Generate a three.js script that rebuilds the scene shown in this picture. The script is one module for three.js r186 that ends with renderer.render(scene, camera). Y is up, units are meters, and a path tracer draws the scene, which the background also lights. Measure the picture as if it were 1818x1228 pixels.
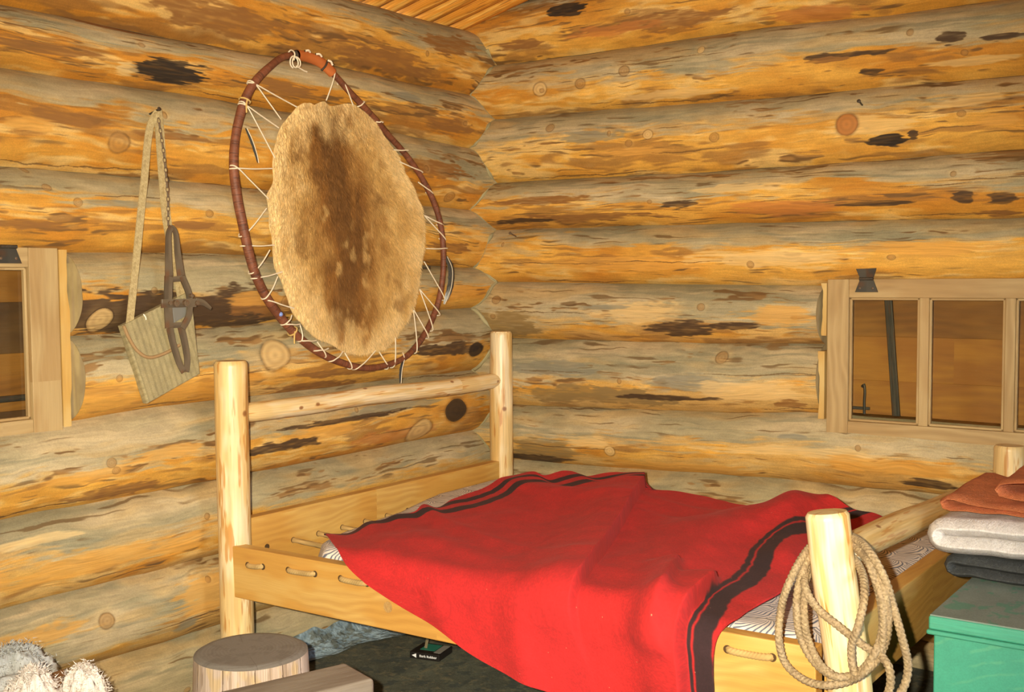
import * as THREE from 'three';
import { mergeGeometries } from 'three/addons/utils/BufferGeometryUtils.js';
import { RoundedBoxGeometry } from 'three/addons/geometries/RoundedBoxGeometry.js';

// ---------------------------------------------------------------- camera, sky, flash, exposure
const scene = new THREE.Scene();
const camera = new THREE.PerspectiveCamera(34.294, 1818 / 1228, 0.05, 60);
camera.position.set(3.205, 1.44, 4.225);
{
  const right = new THREE.Vector3(0.81210, -0.00697, -0.58347), up = new THREE.Vector3(-0.02896, 0.99822, -0.05222);
  const back = new THREE.Vector3().crossVectors(right, up);
  camera.quaternion.setFromRotationMatrix(new THREE.Matrix4().makeBasis(right, up, back));
}
scene.background = new THREE.Color(0.62, 0.78, 1.0);          // daylight sky, reaches the room through the open doorway
scene.backgroundIntensity = 16;
const flash = new THREE.SpotLight(0xfff2d6, 80, 0, 0.72, 0.9, 2);   // the flash of the photographer's camera, up and left of the lens
flash.position.set(3.123, 1.481, 4.281);
flash.target.position.set(0.55, 1.1, 0.7);
flash.castShadow = true;
flash.shadow.mapSize.set(2048, 2048);
flash.shadow.radius = 0.8;
flash.name = 'camera_flash';
scene.add(flash, flash.target);
const renderer = new THREE.WebGLRenderer({ antialias: true });
renderer.toneMapping = THREE.LinearToneMapping;
renderer.toneMappingExposure = 1.0;
renderer.shadowMap.enabled = true;
const HOOP = [[1.254,2.277],[1.338,2.256],[1.407,2.209],[1.475,2.146],[1.513,2.085],[1.538,2.013],[1.558,1.933],[1.568,1.834],[1.561,1.736],[1.545,1.647],[1.524,1.558],[1.49,1.468],[1.429,1.376],[1.335,1.28],[1.251,1.214],[1.134,1.149],[1.011,1.106],[0.914,1.088],[0.779,1.095],[0.673,1.121],[0.578,1.178],[0.494,1.262],[0.438,1.358],[0.417,1.456],[0.419,1.579],[0.441,1.676],[0.477,1.759],[0.521,1.829],[0.586,1.907],[0.675,1.982],[0.76,2.036],[0.827,2.081],[0.924,2.137],[1.003,2.182],[1.079,2.232],[1.138,2.266],[1.196,2.278]];
const PELT = [[1.171,2.103],[1.126,2.123],[1.081,2.111],[0.988,2.133],[0.893,2.107],[0.834,2.069],[0.778,2.018],[0.727,1.977],[0.686,1.935],[0.652,1.879],[0.606,1.824],[0.571,1.766],[0.546,1.708],[0.539,1.648],[0.548,1.576],[0.564,1.504],[0.577,1.433],[0.596,1.373],[0.615,1.319],[0.663,1.268],[0.725,1.211],[0.778,1.167],[0.863,1.149],[0.946,1.142],[1.041,1.159],[1.103,1.191],[1.163,1.209],[1.221,1.244],[1.278,1.289],[1.314,1.336],[1.338,1.395],[1.359,1.437],[1.385,1.479],[1.397,1.561],[1.408,1.642],[1.417,1.723],[1.422,1.753],[1.391,1.796],[1.392,1.847],[1.386,1.888],[1.374,1.94],[1.345,2.004],[1.302,2.05],[1.264,2.085],[1.215,2.108]];
const CORDS = [[1.493,2.155,1.273,2.084],[1.493,2.155,1.352,2.03],[1.541,2.062,1.364,1.998],[1.541,2.062,1.386,1.888],[1.581,1.831,1.4,1.848],[1.581,1.831,1.422,1.739],[1.512,1.615,1.431,1.702],[1.553,1.562,1.397,1.571],[1.474,1.49,1.419,1.552],[1.494,1.44,1.361,1.474],[1.42,1.397,1.383,1.456],[1.435,1.358,1.306,1.338],[1.338,1.295,1.317,1.313],[1.35,1.264,1.276,1.278],[1.274,1.236,1.276,1.274],[1.266,1.189,1.193,1.213],[1.164,1.159,1.19,1.208],[1.194,1.15,1.13,1.179],[1.12,1.115,1.051,1.162],[1.008,1.11,1.041,1.157],[0.973,1.081,0.863,1.156],[0.813,1.107,0.843,1.15],[0.759,1.089,0.742,1.203],[0.626,1.147,0.626,1.314],[0.562,1.216,0.623,1.314],[0.517,1.241,0.585,1.402],[0.481,1.31,0.585,1.402],[0.427,1.358,0.553,1.519],[0.404,1.579,0.541,1.574],[0.407,1.63,0.546,1.713],[0.445,1.676,0.549,1.715],[0.499,1.816,0.587,1.853],[0.568,1.897,0.704,1.929],[0.667,1.985,0.741,1.974],[0.814,2.083,0.841,2.077],[0.918,2.149,0.95,2.123],[1.033,2.206,0.973,2.127],[1.082,2.225,1.12,2.126]];
const MARKS_LEFT = [[1.6,2.36,0.298,0.049,"brown"],[0.7,2.342,0.314,0.051,"brown"],[0.33,2.472,0.177,0.054,"brown"],[2.01,2.268,0.187,0.018,"brown"],[1.82,2.141,0.141,0.037,"black"],[2.25,2.145,0.205,0.015,"brown"],[1.97,2.131,0.042,0.025,"pale"],[1.29,2.149,0.154,0.025,"brown"],[0.62,2.208,0.079,0.021,"slate"],[0.87,2.058,0.23,0.027,"brown"],[0.29,2.119,0.18,0.035,"brown"],[2.2,1.941,0.115,0.024,"brown"],[2.33,1.905,0.081,0.028,"honey"],[0.45,1.921,0.209,0.039,"brown"],[1.81,1.922,0.137,0.011,"brown"],[2.02,1.691,0.125,0.013,"slate"],[2.34,1.611,0.126,0.017,"brown"],[1.74,1.632,0.094,0.015,"brown"],[0.34,1.581,0.158,0.025,"brown"],[1.96,1.33,0.37,0.067,"dark"],[1.58,1.335,0.356,0.076,"dark"],[2.1,1.334,0.182,0.064,"dark"],[1.78,1.325,0.472,0.065,"dark"],[1.37,1.354,0.165,0.042,"brown"],[1.44,1.376,0.134,0.025,"honey"],[0.31,1.394,0.161,0.035,"honey"],[1.83,1.078,0.51,0.057,"honey"],[1.15,1.021,0.272,0.026,"brown"],[0.39,1.133,0.236,0.03,"dark"],[1.02,1.078,0.253,0.018,"brown"],[0.69,0.787,0.303,0.033,"rust"],[1.15,0.845,0.181,0.04,"honey"],[1.33,0.823,0.198,0.019,"dark"],[1.84,0.867,0.138,0.027,"honey"],[2.04,0.76,0.19,0.026,"brown"],[0.76,0.906,0.313,0.021,"slate"],[1.41,0.948,0.164,0.021,"honey"],[0.96,0.887,0.389,0.011,"dark"],[2.16,0.828,0.179,0.021,"honey"],[2.17,0.55,0.401,0.047,"honey"],[2.34,0.655,0.128,0.014,"pale"],[1.78,0.545,0.071,0.039,"honey"],[1.66,0.35,0.224,0.06,"honey"],[2.35,0.361,0.165,0.035,"honey"],[1.79,0.26,0.047,0.02,"slate"],[2.02,1.883,0.037,0.032,"kn"],[2.17,1.687,0.014,0.012,"kn"],[1.67,1.674,0.015,0.012,"kn"],[2.09,1.32,0.045,0.039,"kh"],[1.38,1.166,0.072,0.054,"kh"],[0.17,1.121,0.051,0.031,"kd"],[0.31,0.854,0.081,0.051,"kd"],[0.54,0.786,0.075,0.049,"kh"],[2.11,0.353,0.027,0.024,"kn"],[1.3,1.363,0.028,0.021,"kn"],[2.08,0.861,0.017,0.015,"kn"],[2.3,1.782,0.011,0.01,"kn"],[0.81,1.848,0.03,0.021,"kn"],[0.3,1.807,0.032,0.02,"kn"]];
const MARKS_BACK = [[0.52,2.608,0.099,0.027,"black"],[1.04,2.495,0.283,0.036,"brown"],[0.72,2.492,0.25,0.024,"rust"],[1.63,2.444,0.198,0.029,"rust"],[0.28,2.488,0.123,0.02,"brown"],[1.74,2.262,0.15,0.012,"dark"],[2.13,2.275,0.046,0.024,"dark"],[2.3,2.256,0.073,0.01,"dark"],[1.7,2.251,0.087,0.01,"brown"],[1.04,2.199,0.284,0.018,"cream"],[2.19,2.19,0.151,0.014,"cream"],[1.85,2.192,0.05,0.012,"dark"],[0.66,2.05,0.164,0.029,"slate"],[1.84,1.994,0.157,0.041,"cream"],[1.91,1.937,0.07,0.023,"black"],[2.0,1.95,0.02,0.016,"dark"],[2.19,2.053,0.113,0.02,"cream"],[2.3,1.974,0.073,0.019,"honey"],[0.83,1.973,0.218,0.019,"honey"],[0.34,1.787,0.246,0.018,"brown"],[1.07,1.738,0.093,0.016,"dark"],[1.53,1.713,0.194,0.03,"rust"],[2.18,1.722,0.034,0.02,"dark"],[2.31,1.712,0.048,0.021,"dark"],[1.88,1.708,0.125,0.008,"dark"],[2.29,1.659,0.074,0.01,"brown"],[0.63,1.708,0.316,0.015,"brown"],[0.27,1.704,0.187,0.01,"dark"],[1.34,1.792,0.216,0.018,"cream"],[0.77,1.499,0.558,0.034,"honey"],[1.48,1.511,0.372,0.035,"cream"],[2.06,1.543,0.277,0.032,"honey"],[1.06,1.234,0.161,0.035,"dark"],[1.33,1.249,0.116,0.023,"dark"],[0.17,1.227,0.192,0.062,"umber"],[0.86,1.295,0.218,0.053,"cream"],[1.48,1.291,0.14,0.044,"honey"],[0.73,1.318,0.113,0.015,"slate"],[0.39,1.036,0.229,0.033,"slate"],[0.6,0.933,0.438,0.045,"umber"],[1.11,1.002,0.16,0.037,"slate"],[1.39,0.987,0.263,0.045,"cream"],[1.53,0.943,0.065,0.018,"brown"],[0.99,0.942,0.239,0.012,"dark"],[0.36,0.663,0.217,0.052,"umber"],[0.33,0.621,0.218,0.021,"dark"],[0.64,0.724,0.11,0.027,"cream"],[1.04,0.637,0.448,0.033,"honey"],[1.58,0.765,0.343,0.022,"cream"],[1.97,0.735,0.329,0.029,"honey"],[2.09,0.68,0.099,0.021,"dark"],[1.58,0.821,0.068,0.013,"slate"],[0.6,0.57,0.176,0.013,"dark"],[0.38,2.278,0.036,0.03,"kh"],[0.59,2.28,0.026,0.022,"kn"],[0.81,2.309,0.025,0.021,"kn"],[1.16,2.355,0.017,0.016,"kh"],[0.92,2.037,0.024,0.021,"kh"],[0.43,2.105,0.021,0.017,"kn"],[1.76,2.007,0.041,0.04,"kr"],[1.22,2.001,0.02,0.018,"kn"],[1.17,1.322,0.018,0.016,"kn"],[0.13,1.346,0.023,0.018,"kn"],[1.25,1.117,0.025,0.023,"kn"],[0.73,0.694,0.026,0.022,"kh"],[1.99,2.313,0.012,0.012,"kn"],[0.83,2.008,0.016,0.014,"kn"],[1.38,1.491,0.014,0.013,"kn"]];
const ROPE = [[2.265,0.824,1.623],[2.248,0.802,1.71],[2.237,0.739,1.797],[2.211,0.665,1.779],[2.212,0.602,1.791],[2.222,0.541,1.773],[2.267,0.518,1.785],[2.325,0.519,1.797],[2.374,0.534,1.779],[2.424,0.578,1.791],[2.447,0.621,1.773],[2.461,0.684,1.785],[2.455,0.754,1.797],[2.431,0.81,1.779],[2.38,0.834,1.716],[2.306,0.826,1.623],[2.27,0.817,1.635],[2.253,0.782,1.722],[2.252,0.725,1.779],[2.255,0.662,1.791],[2.262,0.599,1.773],[2.298,0.56,1.785],[2.347,0.544,1.797],[2.389,0.553,1.779],[2.43,0.604,1.791],[2.444,0.659,1.773],[2.442,0.737,1.785],[2.424,0.806,1.797],[2.371,0.811,1.704],[2.313,0.814,1.641],[2.258,0.795,1.623],[2.247,0.755,1.71],[2.277,0.733,1.797],[2.302,0.693,1.794],[2.359,0.662,1.806],[2.398,0.629,1.788],[2.431,0.606,1.785],[2.414,0.568,1.797],[2.364,0.536,1.779],[2.318,0.556,1.791],[2.278,0.602,1.773],[2.27,0.67,1.785],[2.248,0.731,1.722],[2.261,0.774,1.629],[2.32,0.784,1.641],[2.37,0.77,1.698],[2.407,0.731,1.785],[2.404,0.674,1.812],[2.383,0.615,1.794],[2.393,0.558,1.791],[2.425,0.579,1.773],[2.45,0.65,1.785],[2.443,0.765,1.797],[2.367,0.817,1.704],[2.313,0.824,1.641],[2.359,0.837,1.698],[2.423,0.828,1.785],[2.457,0.78,1.797],[2.469,0.721,1.779],[2.492,0.66,1.791],[2.501,0.594,1.773],[2.498,0.553,1.785],[2.482,0.522,1.797],[2.446,0.49,1.779]];
const ROPE_TAIL = [[2.448,0.606,1.785],[2.468,0.589,1.8],[2.472,0.556,1.8],[2.461,0.512,1.8]];
const EDGE_HEAD = [[0.449,1.509,-0.025],[0.545,1.498,-0.015],[0.527,1.367,-0.01],[0.554,1.327,-0.01],[0.561,1.26,-0.003],[0.588,1.196,-0.005],[0.551,1.087,0.007],[0.586,1.071,0.002],[0.561,0.936,0.002],[0.537,0.669,0.012],[0.521,0.511,0.035],[0.567,0.434,0.04],[0.67,0.471,0.032],[0.693,0.418,0.038],[0.725,0.348,0.045],[0.81,0.365,0.037],[0.926,0.332,0.048],[1.092,0.413,0.045]];
const EDGE_BACK = [[1.092,0.413,0.045],[1.219,0.48,0.025],[1.288,0.468,0.022],[1.359,0.452,0.027],[1.444,0.473,0.025],[1.601,0.498,0.022],[1.719,0.478,0.03],[1.787,0.481,0.07],[1.838,0.509,0.09],[1.893,0.543,0.09],[1.949,0.519,0.05],[2.043,0.418,0.02]];
const EDGE_FOOT = [[2.05,2.12,0],[2.04,1.905,0],[2.037,1.86,0],[2.04,1.78,0],[2.059,1.7,0],[2.059,1.616,0.003],[2.064,1.396,0.005],[1.985,1.021,0.01],[2.016,0.682,0.02],[2.043,0.418,0.02]];
const EDGE_HEM = [[0.449,1.509,-0.025],[0.551,1.587,-0.02],[0.787,1.764,0],[0.869,1.804,0],[1.033,1.867,0],[1.197,1.913,0],[1.297,1.952,0],[1.46,1.986,0],[1.575,2.005,0],[1.8,2.07,0],[2.05,2.12,0]];
const BAG_BODY = [[2.038,1.297],[1.779,1.402],[1.75,1.128],[1.955,1.05]];
const BAG_FLAP = [[2.049,1.301],[1.791,1.405],[1.806,1.288],[1.835,1.229],[1.899,1.203],[1.961,1.195],[2.001,1.219],[2.031,1.261]];
const BAG_STRAP_A = [[0.11,1.979,1.905],[0.11,1.952,1.921],[0.11,1.75,1.955],[0.11,1.531,1.988],[0.11,1.306,2.022]];
const BAG_STRAP_B = [[0.1,1.982,1.884],[0.1,1.948,1.881],[0.1,1.811,1.874],[0.1,1.645,1.861],[0.1,1.534,1.838],[0.1,1.392,1.81]];
const TRAP = {"chain":[[0.135,1.963,1.9],[0.135,1.88,1.887],[0.135,1.79,1.877],[0.135,1.717,1.872],[0.135,1.632,1.873]],"s1l":[[0.135,1.621,1.873],[0.135,1.602,1.885],[0.135,1.532,1.889],[0.135,1.459,1.889]],"s1r":[[0.135,1.621,1.871],[0.135,1.607,1.855],[0.135,1.533,1.846],[0.135,1.458,1.835]],"jl":[[0.135,1.459,1.889],[0.135,1.37,1.894],[0.135,1.288,1.892]],"jr":[[0.135,1.458,1.835],[0.135,1.393,1.807],[0.135,1.327,1.811],[0.135,1.286,1.838]],"xt":[[0.135,1.447,1.896],[0.135,1.451,1.824]],"xb":[[0.135,1.296,1.898],[0.135,1.297,1.826]],"base":[[0.135,1.369,1.923],[0.135,1.369,1.785]],"dog":[[0.135,1.373,1.789],[0.135,1.369,1.759],[0.135,1.347,1.724]],"pan":[[0.135,1.366,1.869],[0.135,1.383,1.819],[0.135,1.327,1.811],[0.135,1.306,1.862]],"s2l":[[0.135,1.288,1.89],[0.135,1.236,1.878],[0.135,1.169,1.855],[0.135,1.139,1.838]],"s2r":[[0.135,1.29,1.84],[0.135,1.233,1.826],[0.135,1.176,1.818],[0.135,1.138,1.824]]};
const FEATHER = [[0.1,1.542,0.412],[0.1,1.486,0.378],[0.1,1.407,0.387],[0.1,1.334,0.431],[0.1,1.109,0.702],[0.1,1.07,0.717],[0.1,1.012,0.725],[0.085,1.982,1.513],[0.085,1.941,1.488],[0.085,1.892,1.468],[0.085,1.863,1.461]];
// ---------------------------------------------------------------- helpers
let seedState = 12345;
const rnd = () => { seedState = (seedState * 1664525 + 1013904223) >>> 0; return seedState / 4294967296; };
const rr = (a, b) => a + (b - a) * rnd();
const TAB = new Float32Array(65536);
for (let i = 0; i < 65536; i++) TAB[i] = rnd();
function vn(x, y) {                                  // smooth value noise, 0..1
  const xi = Math.floor(x), yi = Math.floor(y);
  let fx = x - xi, fy = y - yi;
  fx = fx * fx * (3 - 2 * fx); fy = fy * fy * (3 - 2 * fy);
  const x0 = xi & 255, x1 = (xi + 1) & 255, y0 = (yi & 255) << 8, y1 = ((yi + 1) & 255) << 8;
  const a = TAB[y0 + x0], b = TAB[y0 + x1], c = TAB[y1 + x0], d = TAB[y1 + x1];
  return a + (b - a) * fx + (c - a) * fy + (a - b - c + d) * fx * fy;
}
const fbm = (x, y) => 0.52 * vn(x, y) + 0.29 * vn(x * 2.1 + 13.7, y * 2.1 + 5.1) + 0.19 * vn(x * 4.3 + 3.3, y * 4.3 + 29.9);
const clamp = (x, a = 0, b = 1) => Math.min(b, Math.max(a, x));
const sst = (a, b, x) => { const t = clamp((x - a) / (b - a)); return t * t * (3 - 2 * t); };
const lerp = (a, b, t) => a + (b - a) * t;
const mix3 = (o, c, t) => { o[0] += (c[0] - o[0]) * t; o[1] += (c[1] - o[1]) * t; o[2] += (c[2] - o[2]) * t; };
const V3 = (x, y, z) => new THREE.Vector3(x, y, z);

function dataTex(w, h, data, srgb, wrapS = THREE.RepeatWrapping, wrapT = THREE.RepeatWrapping) {
  const t = new THREE.DataTexture(data, w, h, THREE.RGBAFormat);
  t.colorSpace = srgb ? THREE.SRGBColorSpace : THREE.NoColorSpace;
  t.magFilter = THREE.LinearFilter; t.minFilter = THREE.LinearMipmapLinearFilter; t.generateMipmaps = true;
  t.wrapS = wrapS; t.wrapT = wrapT; t.needsUpdate = true;
  return t;
}
// f(x, y, c) fills c = [r, g, b, height] (0..255) for texel x, y; gives a colour map and a relief map
function paint(w, h, f, wrapS, wrapT, relief = true) {
  const a = new Uint8Array(w * h * 4), b = relief ? new Uint8Array(w * h * 4) : null, c = [0, 0, 0, 128];
  for (let y = 0, i = 0; y < h; y++) for (let x = 0; x < w; x++, i += 4) {
    c[3] = 128; f(x, y, c);
    a[i] = clamp(c[0], 0, 255); a[i + 1] = clamp(c[1], 0, 255); a[i + 2] = clamp(c[2], 0, 255); a[i + 3] = 255;
    if (relief) { b[i] = b[i + 1] = b[i + 2] = clamp(c[3], 0, 255); b[i + 3] = 255; }
  }
  return { map: dataTex(w, h, a, true, wrapS, wrapT), bump: relief ? dataTex(w, h, b, false, wrapS, wrapT) : null };
}
const mat = (o) => new THREE.MeshStandardMaterial({ roughness: 0.85, ...o });
function texMat(t, bumpScale, o = {}) { return new THREE.MeshPhysicalMaterial({ roughness: 0.85, map: t.map, ...(t.bump && bumpScale ? { bumpMap: t.bump, bumpScale } : {}), ...o }); }

const used = new Map();
function numbered(name) { const n = used.get(name) ?? 0; used.set(name, n + 1); return n ? name + '_' + String(n).padStart(3, '0') : name; }
function tag(o, label, category, group, kind) {
  o.userData.label = label; o.userData.category = category;
  if (group) o.userData.group = group;
  if (kind) o.userData.kind = kind;
  return o;
}
function thing(name, label, category, pos = [0, 0, 0], group, kind) {
  const g = new THREE.Group(); g.name = numbered(name); g.position.set(...pos); scene.add(g);
  return tag(g, label, category, group, kind);
}
function mesh(name, geo, material, parent, kind) {
  const m = new THREE.Mesh(geo, material);
  m.name = parent === scene ? numbered(name) : name; m.castShadow = m.receiveShadow = true;
  if (kind) m.userData.kind = kind;
  parent.add(m); return m;
}
// move a geometry given in world coordinates into the frame of its thing
function local(geo, g) { return geo.translate(-g.position.x, -g.position.y, -g.position.z); }
function box(w, h, d, r = 0.004, seg = 2) { return new RoundedBoxGeometry(w, h, d, seg, Math.min(r, w / 2.01, h / 2.01, d / 2.01)); }
// box with uv in metres, long axis along u
function plank(w, h, d, r = 0.004) {
  const g = box(w, h, d, r), p = g.attributes.position, n = g.attributes.normal, uv = g.attributes.uv;
  const ax = w >= h && w >= d ? 0 : h >= d ? 1 : 2, off = rnd() * 3, off2 = rnd() * 3;
  for (let i = 0; i < p.count; i++) {
    const c = [p.getX(i), p.getY(i), p.getZ(i)], m = [Math.abs(n.getX(i)), Math.abs(n.getY(i)), Math.abs(n.getZ(i))];
    const rest = [0, 1, 2].filter((k) => k !== ax);
    const across = m[rest[0]] > m[rest[1]] ? c[rest[1]] : c[rest[0]];
    uv.setXY(i, c[ax] + off, across + off2);
  }
  return g;
}
// a swept tube with a radius function; path: array of Vector3 (smoothed) or a curve
function tube(path, radius, segs, radial = 8, closed = false, shape = null) {
  const curve = Array.isArray(path) ? new THREE.CatmullRomCurve3(path, closed, 'centripetal') : path;
  const fr = curve.computeFrenetFrames(segs, closed), pos = [], nor = [], uv = [], idx = [], len = curve.getLength();
  for (let i = 0; i <= segs; i++) {
    const t = i / segs, p = curve.getPointAt(t), N = fr.normals[i], B = fr.binormals[i];
    for (let j = 0; j <= radial; j++) {
      const a = j / radial * Math.PI * 2, r = (typeof radius === 'function' ? radius(t) : radius) * (shape ? shape(a, t * len) : 1);
      const nx = N.x * Math.cos(a) + B.x * Math.sin(a), ny = N.y * Math.cos(a) + B.y * Math.sin(a), nz = N.z * Math.cos(a) + B.z * Math.sin(a);
      pos.push(p.x + nx * r, p.y + ny * r, p.z + nz * r); nor.push(nx, ny, nz); uv.push(t * len, j / radial);
    }
  }
  for (let i = 0; i < segs; i++) for (let j = 0; j < radial; j++) {
    const a = i * (radial + 1) + j, b = a + radial + 1;
    idx.push(a, a + 1, b, b, a + 1, b + 1);
  }
  if (!closed) for (const e of [0, segs]) {          // caps
    const p = curve.getPointAt(e / segs), T = fr.tangents[e], k = pos.length / 3, s = e ? 1 : -1;
    pos.push(p.x, p.y, p.z); nor.push(T.x * s, T.y * s, T.z * s); uv.push(e ? len : 0, 0.5);
    for (let j = 0; j <= radial; j++) { const q = (e * (radial + 1) + j) * 3; pos.push(pos[q], pos[q + 1], pos[q + 2]); nor.push(T.x * s, T.y * s, T.z * s); uv.push(e ? len : 0, j / radial); }
    for (let j = 0; j < radial; j++) e ? idx.push(k, k + 2 + j, k + 1 + j) : idx.push(k, k + 1 + j, k + 2 + j);
  }
  const g = new THREE.BufferGeometry();
  g.setAttribute('position', new THREE.Float32BufferAttribute(pos, 3));
  g.setAttribute('normal', new THREE.Float32BufferAttribute(nor, 3));
  g.setAttribute('uv', new THREE.Float32BufferAttribute(uv, 2));
  g.setIndex(idx);
  if (shape) g.computeVertexNormals();
  return g;
}
const twist = (pitch, k = 3, depth = 0.22) => (a, s) => 1 - depth * 0.5 + depth * Math.abs(Math.cos((a + s / pitch * Math.PI * 2) * k / 2));
// a flat bar swept along a path, its broad side facing n
function strap(path, width, thick, n, segs = 24) {
  const curve = new THREE.CatmullRomCurve3(path, false, 'centripetal'), pos = [], uv = [], idx = [], len = curve.getLength();
  for (let i = 0; i <= segs; i++) {
    const t = i / segs, p = curve.getPointAt(t), T = curve.getTangentAt(t), S = V3().crossVectors(T, n).normalize(), N = V3().crossVectors(S, T).normalize();
    const w = (typeof width === 'function' ? width(t) : width) / 2, h = thick / 2;
    const c = [[-w, h], [w, h], [w, h], [w, -h], [w, -h], [-w, -h], [-w, -h], [-w, h]];
    c.forEach(([a, b], j) => { pos.push(p.x + S.x * a + N.x * b, p.y + S.y * a + N.y * b, p.z + S.z * a + N.z * b); uv.push(t * len, a); });
  }
  for (let i = 0; i < segs; i++) for (let j = 0; j < 8; j += 2) { const a = i * 8 + j, b = a + 8; idx.push(a, a + 1, b, b, a + 1, b + 1); }
  for (const e of [0, segs * 8]) e ? idx.push(e, e + 2, e + 4, e, e + 4, e + 6) : idx.push(e, e + 4, e + 2, e, e + 6, e + 4);
  const g = new THREE.BufferGeometry();
  g.setAttribute('position', new THREE.Float32BufferAttribute(pos, 3)); g.setAttribute('uv', new THREE.Float32BufferAttribute(uv, 2));
  g.setIndex(idx); g.computeVertexNormals();
  return g;
}
// grid surface from f(u, v) -> [x, y, z, uvx, uvy]
function grid(nu, nv, f, flip = false) {
  const pos = [], uv = [], idx = [];
  for (let j = 0; j <= nv; j++) for (let i = 0; i <= nu; i++) { const p = f(i / nu, j / nv); pos.push(p[0], p[1], p[2]); uv.push(p[3] ?? i / nu, p[4] ?? j / nv); }
  for (let j = 0; j < nv; j++) for (let i = 0; i < nu; i++) {
    const a = j * (nu + 1) + i, b = a + 1, c = a + nu + 1, d = c + 1;
    flip ? idx.push(a, c, b, b, c, d) : idx.push(a, b, c, b, d, c);
  }
  const g = new THREE.BufferGeometry();
  g.setAttribute('position', new THREE.Float32BufferAttribute(pos, 3)); g.setAttribute('uv', new THREE.Float32BufferAttribute(uv, 2));
  g.setIndex(idx); g.computeVertexNormals();
  return g;
}
// a shape drawn as seen from the room on the left wall: points [z, y], thickness towards +x, back face at x
function onLeftWall(pts, x, thick, bevel = 0.003, smooth = false) {
  let p = pts.map(([z, y]) => new THREE.Vector2(-z, y));
  if (smooth) p = new THREE.SplineCurve([...p, p[0]]).getPoints(pts.length * 4).slice(0, -1);
  const g = new THREE.ExtrudeGeometry(new THREE.Shape(p), { depth: thick, bevelEnabled: bevel > 0, bevelSize: bevel, bevelThickness: bevel, bevelSegments: 2, curveSegments: 12 });
  return g.rotateY(Math.PI / 2).translate(x, 0, 0);
}
const pl2 = (tab, s) => {                               // piecewise linear table lookup
  if (s <= tab[0][0]) return tab[0][1];
  for (let i = 1; i < tab.length; i++) if (s <= tab[i][0]) return lerp(tab[i - 1][1], tab[i][1], (s - tab[i - 1][0]) / (tab[i][0] - tab[i - 1][0]));
  return tab[tab.length - 1][1];
};
// ---------------------------------------------------------------- the log walls
const ROOM_X = 5.8, ROOM_Z = 6.0;
const SEAMS_LEFT = [[[0, -0.06]], [[0, 0.19], [2.2, 0.193]], [[0, 0.457], [2.4, 0.455]], [[0.1, 0.735], [1.4, 0.726], [2.4, 0.724]], [[0.05, 1.014], [1.6, 1.011], [2.2, 0.999]],
  [[0.1, 1.31], [1.6, 1.274], [2.2, 1.27]], [[0.13, 1.498], [1.6, 1.535], [2.2, 1.536]], [[0.13, 1.76], [1.5, 1.786], [2.4, 1.791]], [[0.13, 2.048], [0.6, 2.065], [1.36, 2.085], [2.4, 2.076]],
  [[0.12, 2.288], [0.94, 2.295], [1.4, 2.279], [2.4, 2.267]], [[0, 2.575]]];
const SEAMS_BACK = [[[0, -0.06]], [[0, 0.08]], [[0, 0.33]], [[0.17, 0.593], [1.56, 0.641], [2.2, 0.642]], [[0.17, 0.85], [1.56, 0.907]], [[0.17, 1.168], [1.56, 1.18]], [[0, 1.427], [1.56, 1.414]],
  [[0, 1.673], [1.27, 1.654], [2.37, 1.644]], [[0.06, 1.891], [1.29, 1.872], [2.36, 1.876]], [[0.02, 2.188], [1.32, 2.148], [2.36, 2.141]], [[0.02, 2.433], [1.31, 2.421], [2.11, 2.401]], [[0, 2.7]], [[0, 2.96]], [[0, 3.24]], [[0, 3.5]]];
const SEAMS_PLAIN = Array.from({ length: 14 }, (_, i) => [[0, -0.06 + i * 0.265]]);
const TEX_LEN = 2.9, TEX_START = -0.2;
const BULGE = [0.08, 0.073, 0.082, 0.075, 0.08, 0.07, 0.078, 0.084, 0.074, 0.08];
const seamY = (tabs, i, s, salt) => pl2(tabs[i], s) + (i ? 0.012 * (vn(s * 1.7 + salt, i * 7.3 + salt) - 0.5) + 0.006 * (vn(s * 7 + salt, i * 3.1) - 0.5) : 0);
function bulge(i, v, s, salt) {
  const q = Math.abs(2 * v - 1), b = BULGE[(i + salt) % 10] * (0.92 + 0.16 * vn(s * 1.1 + i * 5.7, salt));
  return b * (1 - Math.pow(q, 2.5)) - 0.014 * Math.pow(q, 16) + 0.007 * (vn(s * 2.3 + i * 11, v * 3 + salt) - 0.5) + 0.0035 * (vn(s * 9 + i * 17, v * 9 + salt) - 0.5);
}
// one log: frame 'left' (runs along z, faces +x), 'back' (along x, faces +z), 'right', 'front'
const FRAMES = {
  left: (s, y, d) => [d, y, s], back: (s, y, d) => [s, y, d],
  right: (s, y, d) => [ROOM_X - d, y, s], front: (s, y, d) => [s, y, ROOM_Z - d],
};
function logGeometry(side, tabs, i, s0, s1, salt, fine) {
  const F = FRAMES[side], flip = side === 'left' || side === 'front';
  const nu = Math.max(4, Math.round((s1 - s0) / (fine ? 0.02 : 0.12))), nv = fine ? 18 : 8;
  const at = (s, v) => { const a = seamY(tabs, i, s, salt), b = seamY(tabs, i + 1, s, salt); return [a + (b - a) * v, bulge(i, v, s, salt)]; };
  const front = grid(nu, nv, (u, v) => { const s = lerp(s0, s1, u), [y, d] = at(s, v); return [...F(s, y, d), (s - TEX_START) / TEX_LEN, v]; }, flip);
  // the hidden half: top, back and underside
  const rest = grid(Math.max(2, nu >> 3), 3, (u, v) => {
    const s = lerp(s0, s1, u), k = Math.round(v * 3), [y, d] = at(s, k < 2 ? 1 : 0);
    return [...F(s, y, k === 0 || k === 3 ? d : -0.17), (s - TEX_START) / TEX_LEN, 0.95];
  }, flip);
  return mergeGeometries([front, rest]);
}
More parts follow.
